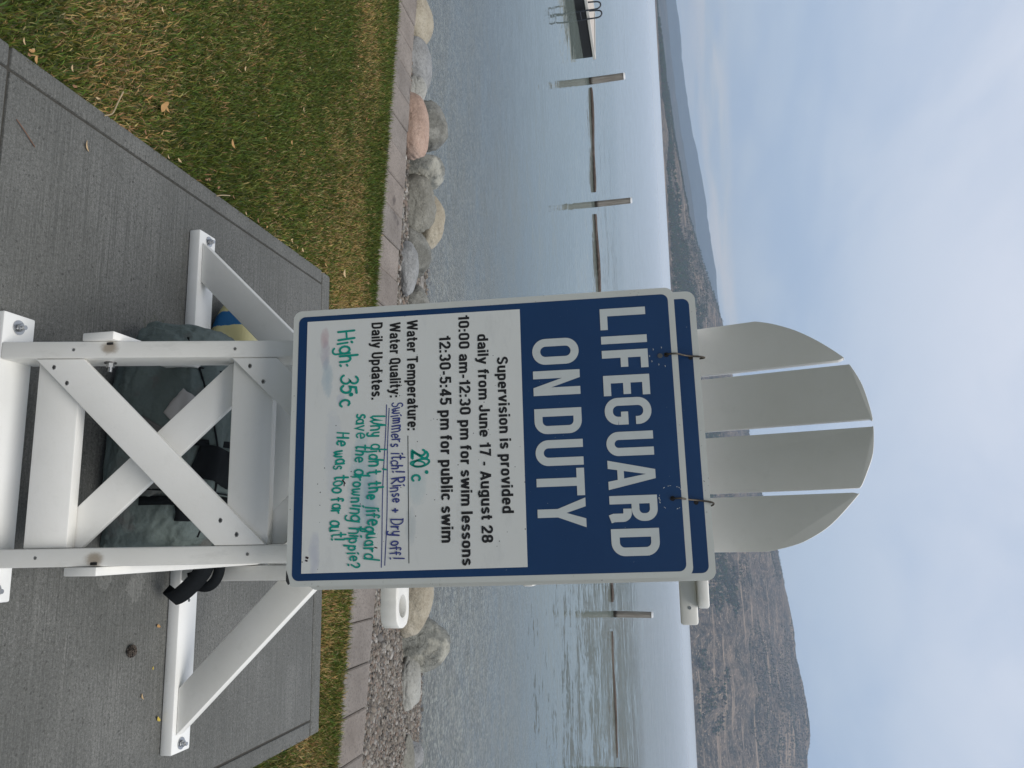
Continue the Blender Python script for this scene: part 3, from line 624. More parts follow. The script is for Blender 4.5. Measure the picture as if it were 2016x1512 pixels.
for sx_ in (-1, 1):
    xi, xo = sx_ * .2025, sx_ * .2405; s1 = 1.13
    P = [(xi, 0, .0383), (xi, .0919, .0383), fr(xi, s1, .089), fr(xi, s1, 0)]
    lg = part('rear_leg', prism(P, (xo - xi, 0, 0), .004, 2, 'rear_leg'), LEGM)
    for s in ((.155, .50, .63) if sx_ < 0 else (.112, .545)):
        q = Vector(fr(sx_ * .221, s, -.0006)); part('screw', cyl(q, q + Vector((0, -.001 * ca, 0)), .0035, n=12, name='screw'), STEEL, lg)
    # slot left by the bolt at the rail joint
    q = Vector(fr(sx_ * .2345, .230, -.0006)); part('bolt_hole', box(q.x - .003, q.x + .003, q.y - .0012, q.y + .0006, q.z - .009, q.z + .009, .0008), flat('hole_dark', (.015, .015, .015), .9), lg)
    q = Vector(fr(sx_ * .2024, .215, .045))
    if sx_ < 0:
        part('washer', cyl(q, q + Vector((.0025, 0, 0)), .013, n=20, name='washer'), DARKSTEEL, lg)
        part('nut', cyl(q + Vector((.0025, 0, 0)), q + Vector((.012, 0, 0)), .0085, n=6, name='nut'), STEEL, lg)
        part('bolt_end', cyl(q + Vector((.012, 0, 0)), q + Vector((.022, 0, 0)), .0045, n=12, name='bolt_end'), STEEL, lg)
HB = .0105
nb_ = part('rear_base_beam', box(-.3115, .3135, 0, B, .001, .0382, .004), BEAMW)
fb_ = part('front_base_beam', box(-.766, .777, .7065, .7955, .001, .0382, .005), BEAMW)
def hexbolt(x, y, z, parent):
    w = part('washer', cyl((x, y, z), (x, y, z + .002), .0165, n=24, name='washer'), STEEL, parent)
    part('bolt_head', prism([(x + .0095 * math.cos(a), y + .0095 * math.sin(a), z + .002) for a in np.linspace(0, 2 * math.pi, 6, False)], (0, 0, .009), .001, 1, 'bolt_head'), STEEL, parent)
    part('bolt_end', cyl((x + .001, y, z + .0108), (x + .001, y, z + .019), .0052, n=12, name='bolt_end'), STEEL, parent)
hexbolt(-.282, .042, .0383, nb_); hexbolt(.288, .045, .0383, nb_); hexbolt(-.741, .757, .0383, fb_); hexbolt(.752, .750, .0383, fb_)
part('screw', cyl((.36, .752, .038), (.36, .752, .0392), .005, n=12, name='screw'), DARKSTEEL, fb_)
def plank(s0, nm='cross_plank'):
    return part(nm, prism([fr(-.2018, s0, .0195), fr(.2018, s0, .0195), fr(.2018, s0 + B, .0195), fr(-.2018, s0 + B, .0195)], (0, T * ca, -T * sa), .003), WHITE)
def bracex(l0, l1, r0, r1, dy0, th, screws=True):
    b = part('diagonal_brace', prism([fr(-.2018, l0, dy0), fr(.2018, r0, dy0), fr(.2018, r1, dy0), fr(-.2018, l1, dy0)], (0, th * ca, -th * sa), .0025), WHITE)
    if screws:
        for x, s in ((-.183, l0 + .040 if r0 > l0 else l1 - .045), (-.148, l0 + .07 if r0 > l0 else l1 - .08), (.150, r0 + .010 if r0 > l0 else r1 - .06), (.180, r0 + .045 if r0 > l0 else r1 - .03)):
            q = Vector(fr(x, s, dy0)); part('screw', cyl(q - Vector((0, .0006, 0)), q + Vector((0, .002, 0)), .0052, n=14, name='screw'), STEEL, b)
            part('screw_socket', cyl(q - Vector((0, .0010, 0)), q + Vector((0, .001, 0)), .0036, n=6, name='screw_socket'), DARKSTEEL, b)
pl1 = plank(.0742); pl2 = plank(.4916); plank(.918)
bracex(.0742, .176, .474, .579, .0022, .0168); bracex(.474, .579, .0742, .176, .0583, .018, False)
bracex(.4920, .590, .900, .998, .0022, .0168); bracex(.900, .998, .510, .605, .0583, .018, False)
# front frame
for sx_ in (-1, 1):
    x0, x1 = sorted((sx_ * .262, sx_ * .3042))
    part('front_leg', box(x0, x1, .7085, .794, .0385, 1.4828, .004), WHITE)
    xi, xo = sx_ * .305, sx_ * .692
    # flat diagonal brace from the beam end up to the front leg
    P = [(sx_ * .728, .722, .0386), (sx_ * .600, .722, .0386), (xi, .722, .332), (xi, .722, .466)]
    part('foot_brace', prism(P, (0, .038, 0), .0035, 2, 'foot_brace'), WHITE)
    x0, x1 = sorted((sx_ * .2412, sx_ * .2596))
    part('side_rail', box(x0, x1, .046, .79, .200, .277, .003), WHITE)
    part('seat_rail', box(x0, x1, .255, .80, 1.03, 1.119, .003), WHITE)
    x0, x1 = sorted((sx_ * (.246 if sx_ > 0 else .232), sx_ * (.340 if sx_ > 0 else .303)))
    r = .022; P = []
    for (cx_, cy_, a0) in ((x1 - r, .86 - r, 0), (x0 + r, .86 - r, 90), (x0 + r, .215 + r, 180), (x1 - r, .215 + r, 270)):
        P += [(cx_ + r * math.cos(math.radians(a0 + a)), cy_ + r * math.sin(math.radians(a0 + a)), 1.4836) for a in (0, 30, 60, 90)]
    part('armrest', prism(P, (0, 0, .022), .005, 2, 'armrest'), WHITE)
for z in (.30, .98): part('front_cross_plank', box(-.261, .261, .72, .758, z, z + B), WHITE)
def frontx(a, b, y): part('front_brace', prism([(-.2605, y, a), (.2605, y, b), (.2605, y, b + .115), (-.2605, y, a + .115)], (0, .018, 0), .0025), WHITE)
frontx(.40, .86, .701 - .0); frontx(.86, .40, .760)
y = .30
for k in range(6): part('seat_slat', box(-.300, .300, y, y + .072, 1.1205, 1.142), WHITE); y += .083
ar = part('arm_support', box(-.295, .3725, .2405, .276, 1.4485, 1.4828, .0055), WHITE)
part('screw', cyl((.339, .2398, 1.467), (.339, .2412, 1.467), .0034, n=12, name='screw'), STEEL, ar)
part('umbrella_bracket', None, None) if False else None
# bracket board with a drilled hole at its rounded end
def bracket():
    x0, x1, y0, y1, z0, z1, hx0, hy0, hr = -.20, .390, .2965, .3815, .800, .838, .343, .340, .0245; n = 48; outer = []; cxr = x1 - .0425
    for i in range(n):
        a = 2 * math.pi * i / n; c, s_ = math.cos(a), math.sin(a)
        # ray from the hole centre to the outline (rectangle with rounded end)
        best = 9
        for tt in np.linspace(.03, .7, 400):
            X, Y = hx0 + c * tt, hy0 + s_ * tt
            inside = (x0 <= X <= cxr and y0 <= Y <= y1) or (X > cxr and (abs((X - cxr) / .0425) ** 2.6 + abs((Y - .339) / .0425) ** 2.6) < 1)
            if not inside: best = tt; break
        outer.append((hx0 + c * best, hy0 + s_ * best))
    inner = [(hx0 + hr * math.cos(2 * math.pi * i / n), hy0 + hr * math.sin(2 * math.pi * i / n)) for i in range(n)]
    bm = bmesh.new(); L = []
    for z in (z0, z1): L.append(([bm.verts.new((*p, z)) for p in outer], [bm.verts.new((*p, z)) for p in inner]))
    for i in range(n):
        j = (i + 1) % n
        bm.faces.new((L[1][0][i], L[1][0][j], L[1][1][j], L[1][1][i])); bm.faces.new((L[0][0][i], L[0][1][i], L[0][1][j], L[0][0][j]))
        bm.faces.new((L[0][0][i], L[0][0][j], L[1][0][j], L[1][0][i])); bm.faces.new((L[0][1][i], L[1][1][i], L[1][1][j], L[0][1][j]))
    bmesh.ops.recalc_face_normals(bm, faces=bm.faces)
    ed = [e for e in bm.edges if len(e.link_faces) == 2 and 1.2 < e.calc_face_angle(0) < 2]
    bmesh.ops.bevel(bm, geom=ed, offset=.003, segments=2, affect='EDGES', profile=.5); me = from_bm(bm, 'umbrella_bracket'); autosmooth(me, 40); return me
part('umbrella_bracket', bracket())
# back slats on a plane that reclines towards us
REC = .36
def yb_(z): return .3 - REC * (z - 1.5)
def rec(x, z):   # carry an outline drawn for a .21 recline over to the steeper one, seen from standing height
    y = .3 - .21 * (z - 1.5); d = Vector((x - .1949, y + 1.4663, z - 1.4665)); t = (.3 + REC * 1.5 + 1.4663 - REC * 1.4665) / (d.y + REC * d.z); return (.1949 + d.x * t, 1.4665 + d.z * t)
SL = [[(-.2433, 1.06), (-.1420, 1.06), (-.1420, 1.785), (-.1455, 1.794), (-.150, 1.793), (-.1836, 1.7543), (-.2125, 1.7114), (-.232, 1.668), (-.2415, 1.635)],
      [(-.1318, 1.06), (-.0198, 1.06), (-.0198, 1.832), (-.0225, 1.8374), (-.0847, 1.8259), (-.1275, 1.808), (-.1318, 1.802)],
      [(-.0045, 1.06), (.1133, 1.06), (.1133, 1.799), (.110, 1.806), (.084, 1.8183), (.0463, 1.8323), (-.001, 1.8375), (-.0045, 1.834)],
      [(.1218, 1.06), (.2345, 1.06), (.2335, 1.625), (.2235, 1.668), (.2111, 1.7013), (.1815, 1.7472), (.129, 1.797), (.124, 1.798), (.1218, 1.790)]]
def smooth_top(P):
    head = P[:2]; tail = [Vector((*p, 0)) for p in P[2:]]; o = []
    for p in curve([(p.x, p.y, 0) for p in tail], 5): o.append((p.x, p.y))
    return head + o
for P in [[(rec(x, z) if z > 1.2 else (x, z)) for x, z in smooth_top(P)] for P in SL]: part('back_slat', prism([(x, yb_(z), z) for x, z in P], (0, .024, .005), .0045, 3, 'back_slat'), WHITE)
part('back_rail', box(-.2, .2, .40, .43, 1.144, 1.19), WHITE)

# ------------------------------------------------------------------ lettering tools
def ribbon(pts, w, closed=False, z=0.):
    P = []
    for p in pts:
        if not P or (Vector((*p, 0)) - P[-1]).length > 1e-5: P.append(Vector((*p, 0)))
    if closed and (P[0] - P[-1]).length < 1e-5: P.pop()
    n = len(P); Lh, Rh = [], []
    for i in range(n):
        a = P[(i - 1) % n] if closed or i > 0 else None; b = P[(i + 1) % n] if closed or i < n - 1 else None
        d1 = (P[i] - a).normalized() if a is not None else (b - P[i]).normalized(); d2 = (b - P[i]).normalized() if b is not None else d1
        n1 = Vector((-d1.y, d1.x, 0)); n2 = Vector((-d2.y, d2.x, 0)); m_ = (n1 + n2).normalized() if (n1 + n2).length > 1e-6 else n1; k = w / 2 / max(.35, m_.dot(n1))
        Lh.append(P[i] + m_ * k); Rh.append(P[i] - m_ * k)
    V = [(*p.xy, z) for p in Lh + Rh]; F = [(i, (i + 1) % n, n + (i + 1) % n, n + i) for i in range(n if closed else n - 1)]
    return V, F
def arc(cx, cy, rx, ry, a0, a1, n=8): return [(cx + rx * math.cos(math.radians(a0 + (a1 - a0) * i / n)), cy + ry * math.sin(math.radians(a0 + (a1 - a0) * i / n))) for i in range(n + 1)]
def merge(parts):
    V, F = [], []
    for v, f in parts:
        o = len(V); V += v; F += [tuple(i + o for i in q) for q in f]
    return V, F
def poly(pts): return ([(x, y, 0.) for x, y in pts], [tuple(range(len(pts)))])
def glyph(ch, w, h, t, e):   # width, cap height, stem, bar thickness
    r = min(w / 2 - t / 2, h * .2); q = t / 2
    ring = lambda: ribbon(arc(w - q - r, h - q - r, r, r, 90, 0) + arc(w - q - r, q + r, r, r, 0, -90) + arc(q + r, q + r, r, r, 270, 180) + arc(q + r, h - q - r, r, r, 180, 90), t, True)
    R4 = lambda x0, y0, x1, y1: poly([(x0, y0), (x1, y0), (x1, y1), (x0, y1)])
    if ch == 'I': return R4(0, 0, t, h)
    if ch == 'L': return merge([R4(0, 0, t, h), R4(t, 0, w, e)])
    if ch == 'T': return merge([R4(0, h - e, w, h), R4((w - t) / 2, 0, (w + t) / 2, h - e)])
    if ch == 'E': return merge([R4(0, 0, t, h), R4(t, 0, w, e), R4(t, h - e, w, h), R4(t, h * .5 - e * .45, w * .94, h * .5 + e * .55)])
    if ch == 'F': return merge([R4(0, 0, t, h), R4(t, h - e, w, h), R4(t, h * .5 - e * .6, w * .92, h * .5 + e * .4)])
    if ch == 'O': return ring()
    if ch == 'U': return ribbon([(q, h)] + arc(q + r, q + r, r, r, 180, 270) + arc(w - q - r, q + r, r, r, 270, 360) + [(w - q, h)], t)
    if ch == 'D': return ribbon([(q, q)] + arc(w - q - r, q + r, r, r, -90, 0) + arc(w - q - r, h - q - r, r, r, 0, 90) + [(q, h - q)], t, True)
    if ch == 'G': return merge([ribbon([(w - q, h * .66)] + arc(w - q - r, h - q - r, r, r, 0, 90) + arc(q + r, h - q - r, r, r, 90, 180) + arc(q + r, q + r, r, r, 180, 270) + arc(w - q - r * .98, q + r, r * .98, r, 270, 360), t), R4(w - t, q + r + .0001, w, h * .5), R4(w * .52, h * .5 - e * .95, w - t, h * .5)])
    if ch == 'N': return merge([R4(0, 0, t, h), R4(w - t, 0, w, h), poly([(t, h), (t, h * .62), (w - t, 0), (w - t, h * .38)])])
    if ch == 'Y': return merge([R4((w - t) / 2, 0, (w + t) / 2, h * .42), poly([(0, h), ((w - t) / 2, h * .42), (w / 2, h * .42), (w / 2, h * .60), (t * 1.05, h)]), poly([(w, h), (w - t * 1.05, h), (w / 2, h * .60), (w / 2, h * .42), ((w + t) / 2, h * .42)])])
    if ch == 'A':
        c = w / 2; bz, bt = h * .20, h * .20 + e * .85; f = lambda y: (y / h) * (c - t * .55)
        g_ = lambda y: t + (y / (h * .80)) * (c - t)     # inner edge
        return merge([poly([(0, 0), (t, 0), (c, h * .80), (c, h), (c - t * .55, h)]), poly([(w, 0), (c + t * .55, h), (c, h), (c, h * .80), (w - t, 0)]), poly([(g_(bz), bz), (w - g_(bz), bz), (w - g_(bt), bt), (g_(bt), bt)])])
    if ch == 'R':
        rb = h * .17; return merge([ribbon([(t, h * .46 + e / 2)] + arc(w - q - rb, h * .46 + e / 2 + rb, rb, rb, -90, 0) + arc(w - q - rb, h - e / 2 - rb, rb, rb, 0, 90) + [(t, h - e / 2)], e), R4(0, 0, t, h), ribbon([(w * .50, h * .46 - t / 2 - .0002)] + arc(w - q - rb * .6, h * .46 - t / 2 - .0002 - rb * .6, rb * .6, rb * .6, 90, 0)[1:] + [(w - q, h * .08), (w - q * .7, 0)], t)])
def bigword(word, cols, base, cap, t, e):
    out_ = []
    for ch, (a0, a1) in zip(word, cols):
        V, F = glyph(ch, a1 - a0, cap, t, e); out_.append(([(x + a0, y + base, .0) for x, y, z in V], F))
    return merge(out_)
# condensed bold print: centre lines of equal-width strokes, cap height 1, x-height .74
pt_ = .165; L0, R0, B0, X0, T0, D0 = .0825, .385, .0825, .6575, .9175, -.17; CR = .43
def el(cx, cy, rx, ry, a, b, n=8): return arc(cx, cy, rx, ry, a, b, n)
def bowl(x0, x1, y0, y1, a0, a1):   # rounded ring piece as two half ellipses, angles a0..a1 (full when 360 apart)
    rx = (x1 - x0) / 2; ry = min(rx * 1.15, (y1 - y0) / 2); cx = (x0 + x1) / 2; o = []; n = max(10, int(abs(a1 - a0) / 18))
    for i in range(n + 1):
        a = math.radians(a0 + (a1 - a0) * i / n); y = math.sin(a); o.append((cx + rx * math.cos(a), (y1 - ry + ry * y) if y > 1e-9 else ((y0 + ry + ry * y) if y < -1e-9 else (y0 + y1) / 2)))
    return o
mid = (L0 + R0) / 2; cm_ = (L0 + CR) / 2
PF = {
 'S': (.52, [bowl(L0, CR, .50, T0, 10, 180) + [(L0, .66), (L0 + .07, .57), (CR - .07, .44), (CR, .35)] + bowl(L0, CR, B0, .50, 0, -170)[1:]]),
 'J': (.46, [[(.36, 1), (.36, .3)] + bowl(.07, .36, B0, .5, 0, -180) + [(.07, .34)]]), 'A': (.56, [[(.06, 0), (.28, .95)], [(.50, 0), (.28, .95)], [(.14, .27), (.42, .27)]]),
 'W': (.80, [[(.06, 1), (.20, .02)], [(.20, .02), (.40, .98)], [(.40, .98), (.60, .02)], [(.60, .02), (.74, 1)]]), 'T': (.50, [[(0, T0), (.50, T0)], [(.25, 0), (.25, .86)]]),
 'Q': (.52, [bowl(L0, CR, B0, T0, 90, 450), [(.28, .20), (.50, -.04)]]), 'D': (.52, [[(L0, 0), (L0, 1)], [(L0, T0), (.26, T0)] + bowl(.08, CR, B0, T0, 80, -80) + [(.26, B0), (L0, B0)]]),
 'U': (.52, [[(L0, 1), (L0, .34)] + bowl(L0, CR, B0, .9, 180, 360)[1:-1] + [(CR, .34), (CR, 1)]]),
 'a': (.47, [[(L0, .50)] + bowl(L0, R0, .30, X0, 165, 20) + [(R0, .48), (R0, 0)], [(R0, .40), (mid + .02, .40), (L0 + .01, .33), (L0 - .005, .22), (L0 + .04, .11), (mid, B0), (R0, .17)]]),
 'b': (.47, [[(L0, 0), (L0, 1)], [(L0, .52)] + bowl(L0, R0, B0, X0, 130, -130) + [(L0, .22)]]), 'c': (.45, [bowl(L0, R0, B0, X0, 25, 335)]), 'd': (.47, [[(R0, 0), (R0, 1)], [(R0, .52)] + bowl(L0, R0, B0, X0, 50, 310) + [(R0, .22)]]),
 'e': (.46, [[(L0 + .05, .37), (R0 + .0, .37)] + bowl(L0, R0, B0, X0, 15, 325)]), 'f': (.30, [[(.30, T0), (.22, T0), (.13, .86), (.13, .7), (.13, 0)], [(0, X0), (.29, X0)]]),
 'g': (.47, [[(R0, .74), (R0, -.05)] + bowl(L0, R0, D0, .3, 0, -165)[1:], [(R0, .52)] + bowl(L0, R0, B0 + .02, X0, 50, 310) + [(R0, .24)]]),
 'i': (.17, [[(L0, 0), (L0, .74)], [(L0, .85), (L0, 1)]]), 'l': (.17, [[(L0, 0), (L0, 1)]]), 'm': (.74, [[(L0, 0), (L0, .74)], [(L0, .50)] + bowl(L0, .37, .2, X0, 120, 10) + [(.37, .45), (.37, 0)], [(.37, .50)] + bowl(.37, .655, .2, X0, 120, 10) + [(.655, .45), (.655, 0)]]),
 'n': (.47, [[(L0, 0), (L0, .74)], [(L0, .50)] + bowl(L0, R0, .2, X0, 120, 10) + [(R0, .45), (R0, 0)]]), 'o': (.47, [bowl(L0, R0, B0, X0, 90, 450)]), 'p': (.47, [[(L0, -.25), (L0, .74)], [(L0, .52)] + bowl(L0, R0, B0, X0, 130, -130) + [(L0, .22)]]),
 'r': (.31, [[(L0, 0), (L0, .74)], [(L0, .48), (.14, .60), (.22, .655), (.31, .655)]]), 's': (.43, [bowl(L0, .35, .36, X0, 15, 180) + [(L0, .47), (L0 + .05, .42), (.30, .33), (.35, .27)] + bowl(L0, .35, B0, .38, 0, -165)[1:]]),
 't': (.30, [[(.13, .95), (.13, .2), (.17, .10), (.29, B0)], [(0, X0), (.29, X0)]]), 'u': (.47, [[(L0, .74), (L0, .27)] + bowl(L0, R0, B0, .55, 180, 300) + [(R0, .22)], [(R0, 0), (R0, .74)]]),
 'v': (.46, [[(.06, .74), (.23, .03)], [(.23, .03), (.40, .74)]]), 'w': (.70, [[(.06, .74), (.19, .02)], [(.19, .02), (.35, .70)], [(.35, .70), (.51, .02)], [(.51, .02), (.64, .74)]]), 'y': (.46, [[(.06, .74), (.23, .05)], [(.40, .74), (.20, -.10), (.13, -.17), (.03, -.17)]]),
 '0': (.50, [bowl(L0, .415, B0, T0, 90, 450)]), '1': (.34, [[(.24, 0), (.24, 1)], [(.24, .82), (.16, .76), (.04, .74)]]), '2': (.50, [[(L0, .68)] + bowl(L0, .415, .45, T0, 170, -30) + [(L0 + .03, .17)], [(.02, B0), (.49, B0)]]),
 '3': (.50, [bowl(L0, .405, .50, T0, 165, -75), bowl(L0, .415, B0, .52, 80, -165)]), '4': (.50, [[(.36, 0), (.36, 1)], [(.36, .93), (.06, .30)], [(.03, .26), (.50, .26)]]), '5': (.50, [[(.46, T0), (.14, T0), (.11, .50)], [(.11, .50)] + bowl(L0, .415, B0, .60, 120, -165)]),
 '7': (.48, [[(.03, T0), (.40, T0), (.30, .55), (.20, 0)]]), '8': (.50, [bowl(L0 + .01, .405, .50, T0, 90, 450), bowl(L0, .415, B0, .52, 90, 450)]), ':': (.18, [[(L0, 0), (L0, .17)], [(L0, .48), (L0, .65)]]), '.': (.18, [[(L0, 0), (L0, .17)]]), '-': (.28, [[(.02, .37), (.26, .37)]]), ' ': (.20, [])}
def fittext(txt, a0, b0, a1, b1, cap):
    tr = .075; adv = sum(PF[c][0] + tr for c in txt) - tr; sx = (a1 - a0) / adv; cur = 0; parts_ = []; k = 0
    for ch in txt:
        for stp in PF[ch][1]:
            closed = math.dist(stp[0], stp[-1]) < 1e-6 and len(stp) > 4
            V, F = ribbon(stp[:-1] if closed else stp, pt_, closed, 0.); k += 1
            parts_.append(([(a0 + (cur + x) * sx, b0 + (b1 - b0) * (cur + x) / adv + y * cap, k * .00001) for x, y, z in V], F))
        cur += PF[ch][0] + tr
    return merge(parts_)
# handwriting: single-stroke letters on a 0..1 x-height grid (ascender 1.6, descender -.6)
def A_(cx, cy, rx, ry, a0, a1, n=9): return arc(cx, cy, rx, ry, a0, a1, n)
HW = {
 'H': (.8, [[(0, 0), (.03, 1.6)], [(.7, 0), (.68, 1.6)], [(.0, .8), (.7, .85)]]), 'i': (.2, [[(.1, 0), (.1, .9)], [(.1, 1.25), (.12, 1.33)]]),
 'g': (.65, [A_(.3, .5, .28, .45, 60, 420, 12), [(.58, .95), (.58, -.3)] + A_(.33, -.3, .25, .28, 0, -150, 7)]), 'h': (.6, [[(.05, 1.6), (.05, 0)], [(.05, .6)] + A_(.28, .6, .22, .35, 160, 0, 6) + [(.5, 0)]]),
 ':': (.25, [[(.1, .2), (.12, .26)], [(.1, .8), (.12, .86)]]), '3': (.7, [A_(.3, 1.2, .3, .38, 150, -80, 8) + A_(.3, .42, .34, .42, 80, -160, 9)]),
 '5': (.7, [[(.6, 1.55), (.12, 1.5), (.08, .9)] + A_(.3, .5, .32, .48, 120, -150, 9)]), '*': (.25, [A_(.1, 1.35, .08, .1, 0, 360, 8)]), 'c': (.55, [A_(.33, .45, .28, .45, 50, 320, 9)]),
 '2': (.7, [A_(.3, 1.2, .28, .36, 160, -30, 7) + [(.05, .05), (.65, .02)]]), '0': (.65, [A_(.3, .8, .27, .78, 80, 440, 14)]), 'S': (.65, [A_(.33, 1.2, .28, .36, 40, 250, 8) + A_(.3, .42, .3, .42, 70, -150, 8)]),
 'w': (.85, [[(.02, .95), (.1, .15), (.2, 0), (.35, .15), (.4, .8), (.45, .15), (.6, 0), (.72, .2), (.78, .95)]]), 'm': (.9, [[(.05, .95), (.05, 0)], [(.05, .6)] + A_(.22, .62, .17, .33, 160, 0, 5) + [(.39, 0)], [(.39, .6)] + A_(.57, .62, .18, .33, 160, 0, 5) + [(.75, 0)]]),
 'e': (.6, [[(.06, .48), (.55, .55)] + A_(.31, .5, .26, .45, 10, 315, 10)]), 'r': (.45, [[(.06, .95), (.06, 0)], [(.06, .55), (.18, .85), (.4, .9)]]), 's': (.5, [A_(.27, .7, .18, .24, 40, 250, 6) + A_(.24, .24, .2, .24, 70, -140, 6)]),
 't': (.5, [[(.22, 1.5), (.22, .2), (.3, 0), (.42, .05)], [(0, .98), (.44, 1.0)]]), '!': (.25, [[(.12, 1.6), (.1, .45)], [(.1, .02), (.12, .07)]]), 'R': (.75, [[(.05, 1.6), (.05, 0)], [(.02, 1.55)] + A_(.3, 1.18, .3, .38, 80, -90, 7) + [(.1, .8), (.65, 0)]]),
 'n': (.6, [[(.05, .95), (.05, 0)], [(.05, .6)] + A_(.28, .6, .22, .35, 160, 0, 6) + [(.5, 0)]]), '+': (.6, [[(.25, .9), (.25, .2)], [(.0, .55), (.5, .55)]]), 'D': (.8, [[(.08, 1.55), (.05, 0)], [(-.03, 1.55)] + A_(.15, .8, .58, .77, 75, -85, 9)]),
 'y': (.6, [[(.05, .95), (.1, .3), (.28, .1), (.48, .4)], [(.52, .95), (.48, -.25)] + A_(.26, -.28, .22, .26, 0, -150, 6)]), 'o': (.6, [A_(.3, .47, .26, .46, 80, 440, 12)]), 'f': (.5, [A_(.36, 1.3, .17, .26, 30, 180, 5) + [(.19, 0)], [(0, .9), (.42, .93)]]),
 'W': (1.1, [[(.0, 1.5), (.12, .2), (.28, 0), (.45, .3), (.5, 1.1), (.56, .3), (.72, 0), (.9, .3), (.98, 1.55)]]), 'd': (.65, [A_(.28, .45, .25, .44, 50, 400, 11), [(.55, 1.6), (.55, 0)]]), "'": (.2, [[(.1, 1.6), (.06, 1.3)]]),
 'l': (.25, [[(.1, 1.6), (.1, 0)]]), 'u': (.62, [[(.05, .95), (.05, .3)] + A_(.27, .28, .22, .28, 180, 330, 6) + [(.5, .95), (.52, 0)]]), 'a': (.62, [A_(.28, .47, .25, .45, 60, 400, 11), [(.54, .95), (.55, 0)]]),
 'v': (.55, [[(.0, .95), (.25, 0), (.5, .95)]]), 'p': (.62, [[(.06, .95), (.06, -.6)], A_(.3, .47, .25, .45, 150, -150, 9)]), '?': (.6, [A_(.25, 1.15, .25, .4, 160, -60, 8) + [(.2, .45)], [(.2, .0), (.22, .07)]]), ' ': (.45, []),
 'A': (.8, [[(0, 0), (.35, 1.6), (.7, 0)], [(.12, .55), (.6, .55)]]), '6': (.65, [[(.5, 1.6)] + A_(.32, .45, .26, .43, 150, 500, 12)])}
def scribble(txt, a0, b0, a1, b1, xh, w, seed=1, track=.16):
    r = random.Random(seed); adv = sum(HW[c][0] + track for c in txt); sx = math.hypot(a1 - a0, b1 - b0) / adv; parts_ = []; cur = 0; k = 0; ang = math.atan2(b1 - b0, a1 - a0); c_, s_ = math.cos(ang), math.sin(ang)
    for ch in txt:
        jy = r.uniform(-.16, .16) * xh; js = r.uniform(.88, 1.18); tl_ = r.uniform(-.12, .12)
        for stp in HW[ch][1]:
            P = [((cur + (x + y * tl_) * js) * sx, y * xh * js + jy) for x, y in stp]; P = [(a0 + x * c_ - y * s_, b0 + x * s_ + y * c_) for x, y in P]
            if len(P) == 2 and math.dist(*P) < .0025: P = [(P[0][0] - .0008, P[0][1]), (P[1][0] + .0008, P[1][1])]
            parts_.append(ribbon(P, w * r.uniform(.85, 1.15), False, k * .00001)); k += 1
            for e in (P[0], P[-1]):
                parts_.append(([(e[0] + w * .5 * math.cos(t), e[1] + w * .5 * math.sin(t), k * .00001) for t in np.linspace(0, 2 * math.pi, 8, False)], [tuple(range(8))])); k += 1
        cur += HW[ch][0] + track
    return merge(parts_)

# ------------------------------------------------------------------ signs
SO = Vector((-.27780, .07920, .68441)); SA = Vector((.99955543, -.02579544, .01495146)).normalized(); SB = Vector((-.01283678, .08028152, .99668957)); SB = (SB - SA * SB.dot(SA)).normalized(); SN = SA.cross(SB)
def sgnmat(o): return Matrix(((SA.x, SB.x, SN.x, o.x), (SA.y, SB.y, SN.y, o.y), (SA.z, SB.z, SN.z, o.z), (0, 0, 0, 1)))
def rrect(a0, b0, a1, b1, r, n=6): return arc(a1 - r, b1 - r, r, r, 0, 90, n) + arc(a0 + r, b1 - r, r, r, 90, 180, n) + arc(a0 + r, b0 + r, r, r, 180, 270, n) + arc(a1 - r, b0 + r, r, r, 270, 360, n)
def ringfill(outer, inner):
    n = len(outer); return ([(*p, 0) for p in outer + inner], [(i, (i + 1) % n, n + (i + 1) % n, n + i) for i in range(n)])
def lay(name, VF, mat, parent, z):
    me = mesh(name, [(x, y, zz + z) for x, y, zz in VF[0]], VF[1]); return link(name, me, mat, parent)
m = M('sheet_grey', .35, .5); g = m.ramp(m.noise(6, 5, .6), [(.3, (.54, .56, .535)), (.7, (.60, .62, .595))])
g = m.mix(m.ramp(m.noise(1, 4, .7, m.map((9, 60, 9))), [(.62, 0), (.75, .35)]), g, (.35, .35, .33)); chip = m.math('MULTIPLY', m.ramp(m.noise(150, 3, .6), [(.66, 0), (.70, 1)]), m.ramp(m.noise(9, 2), [(.52, 0), (.58, 1)]))
g = m.mix(chip, g, (.12, .11, .10)); m.base(g); SHEET = m.m
m = M('sign_blue', .32, .5); g = m.ramp(m.noise(4, 4, .6), [(.3, (.006, .036, .115)), (.7, (.008, .044, .135))])
g = m.mix(m.math('MULTIPLY', m.ramp(m.noise(260, 3), [(.70, 0), (.73, 1)]), m.ramp(m.noise(14, 2), [(.55, 0), (.6, 1)])), g, (.2, .25, .3)); m.base(g); BLUE = m.m
